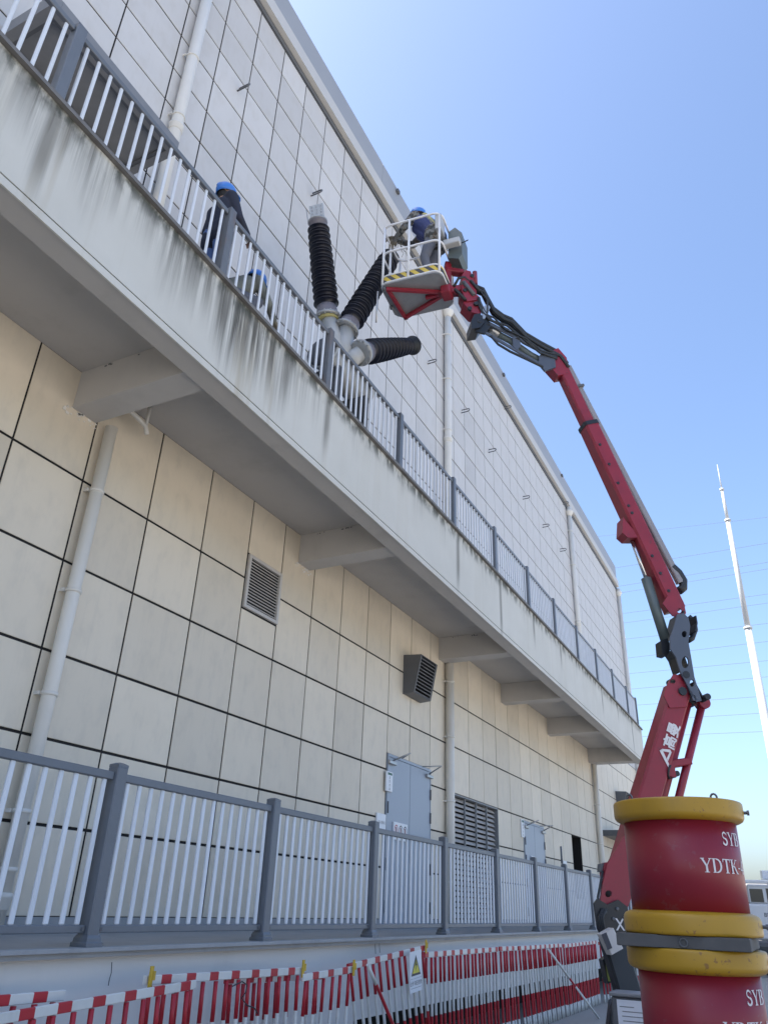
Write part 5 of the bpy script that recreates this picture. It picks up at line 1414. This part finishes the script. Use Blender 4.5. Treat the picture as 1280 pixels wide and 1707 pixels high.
# crouching worker
J = stand()
J.update(pelvis=(0, -0.10, 0.42), chest=(0, 0.16, 0.66), neck=(0, 0.27, 0.80), head=(0, 0.34, 0.92), look=(0, 0.95, -0.25), coat=False)
for s, g_ in (('l', -1), ('r', 1)):
    J['sh_' + s] = (g_ * 0.18, 0.24, 0.73); J['el_' + s] = (g_ * 0.23, 0.38, 0.50); J['wr_' + s] = (g_ * 0.14, 0.56, 0.40); J['palm_' + s] = (0, 0, -1)
    J['hip_' + s] = (g_ * 0.10, -0.08, 0.38); J['kn_' + s] = (g_ * 0.18, 0.28, 0.44); J['an_' + s] = (g_ * 0.14, 0.02, 0.085); J['toe_' + s] = (g_ * 0.17, 0.19, 0.037)
hp_ = at_z(428, 465, FL + 0.92)
person((hp_.x - 0.12, hp_.y - 0.30, FL), R_(75), J, dict(top='olive', leg='greytrouser', hand='glove'), 'worker in a grey green jacket and blue helmet crouching behind the balcony bars')
# worker in the basket, reaching over the left rail to the bushing top
J = stand()
J['pelvis'] = (0, -0.06, 0.95); J['chest'] = (0, 0.14, 1.22); J['neck'] = (0, 0.20, 1.385); J['head'] = (0.0, 0.24, 1.505); J['look'] = (-0.15, 0.95, -0.05)
for s, g_ in (('l', -1), ('r', 1)):
    J['sh_' + s] = (g_ * 0.18, 0.20, 1.32); J['hip_' + s] = (g_ * 0.09, -0.06, 0.91); J['kn_' + s] = (g_ * 0.12, 0.06, 0.50)
J['el_l'] = (-0.24, 0.34, 1.10); J['wr_l'] = (-0.10, 0.56, 1.10); J['palm_l'] = (0.3, 0, -1)
J['el_r'] = (0.20, 0.42, 1.20); J['wr_r'] = (0.04, 0.62, 1.24); J['palm_r'] = (-0.3, 0, -1)
ex = []
for s in (-1, 1):
    ex.append((Vector((s * 0.06, 0.07, 0.98)), 0.075, Vector((s * 0.07, 0.22, 1.18)), 0.075, 'bluevest'))
    ex.append((Vector((s * 0.07, -0.08, 1.0)), 0.112, Vector((s * 0.08, 0.085, 1.24)), 0.112, 'bluevest'))
    ex.append((Vector((s * 0.13, -0.10, 1.02)), 0.05, Vector((s * 0.13, 0.06, 1.30)), 0.05, 'harness'))
J['extra'] = ex
wp = bk(0.66, 0.30, 0.032)
person(wp, R_(178), J, dict(top='camo', torso='bluevest', leg='greytrouser', hand='glove'), 'worker in a mottled jacket, blue vest and helmet reaching out of the basket')
# bundle of thin wires the worker is handling above the bushing end
wr = thing('wire_bundle', at_y(662, 402, 7.7), 'bundle of thin loose wires held by the worker in the basket', 'wires')
o0 = at_y(668, 392, 7.45)
for k in range(16):
    p = [o0 + Vector((random.uniform(-.03, .03), random.uniform(-.03, .03), 0))]
    d = Vector((random.uniform(-0.10, 0.04), random.uniform(-0.05, 0.10), random.uniform(-0.10, -0.02)))
    for i in range(5):
        p.append(p[-1] + d * 0.55 + Vector((random.uniform(-.035, .035), random.uniform(-.035, .035), random.uniform(-.05, .02))))
    MB().tube(p, 0.003, 4).build('wire_strand', 'glove', wr)

# hoses and bolts about the lift's turret
for k_, off in enumerate((0.21, 0.225, 0.24)):
    MB().tube([bp(1004 + 3 * k_, 1515, off), bp(998 + 3 * k_, 1530, off + .02), bp(1002 + 3 * k_, 1552, off + .02), bp(1012 + 3 * k_, 1575, off)], 0.011, 6).build('base_hose', 'rubber', lift)
for q in ((1008, 1520), (1028, 1515), (1022, 1532), (1040, 1530), (1024, 1562), (1036, 1575)):
    MB().lathe(bp(*q, 0.196), PN, [(0, 0.016), (0.012, 0.016), (0.0121, 0.008)], 8).build('base_bolt', 'darkmetal', lift)
MB().tube([bp(1004, 1452, .12), bp(1000, 1475, .14), bp(996, 1496, .15), bp(1000, 1512, .16)], 0.012, 6).build('base_hose', 'rubber', lift)
# small blow holes in the concrete where slab and beam meet
for yb in (4.38, 8.76, 14.10):
    b = MB()
    for k_ in range(14):
        xx = random.choice((0.35, 0.42, 0.75, 0.83, 1.15)) + random.uniform(-.05, .05); r = random.uniform(0.004, 0.010)
        zz = 6.53 - random.uniform(0, .02)
        b.cbox(xx - r * 1.6, xx + r * 1.6, yb - 0.0015, yb - 0.0003, zz - r, zz + r, 0.0004)
    b.build('blow_holes', 'darkmetal', bld, kind='stuff')
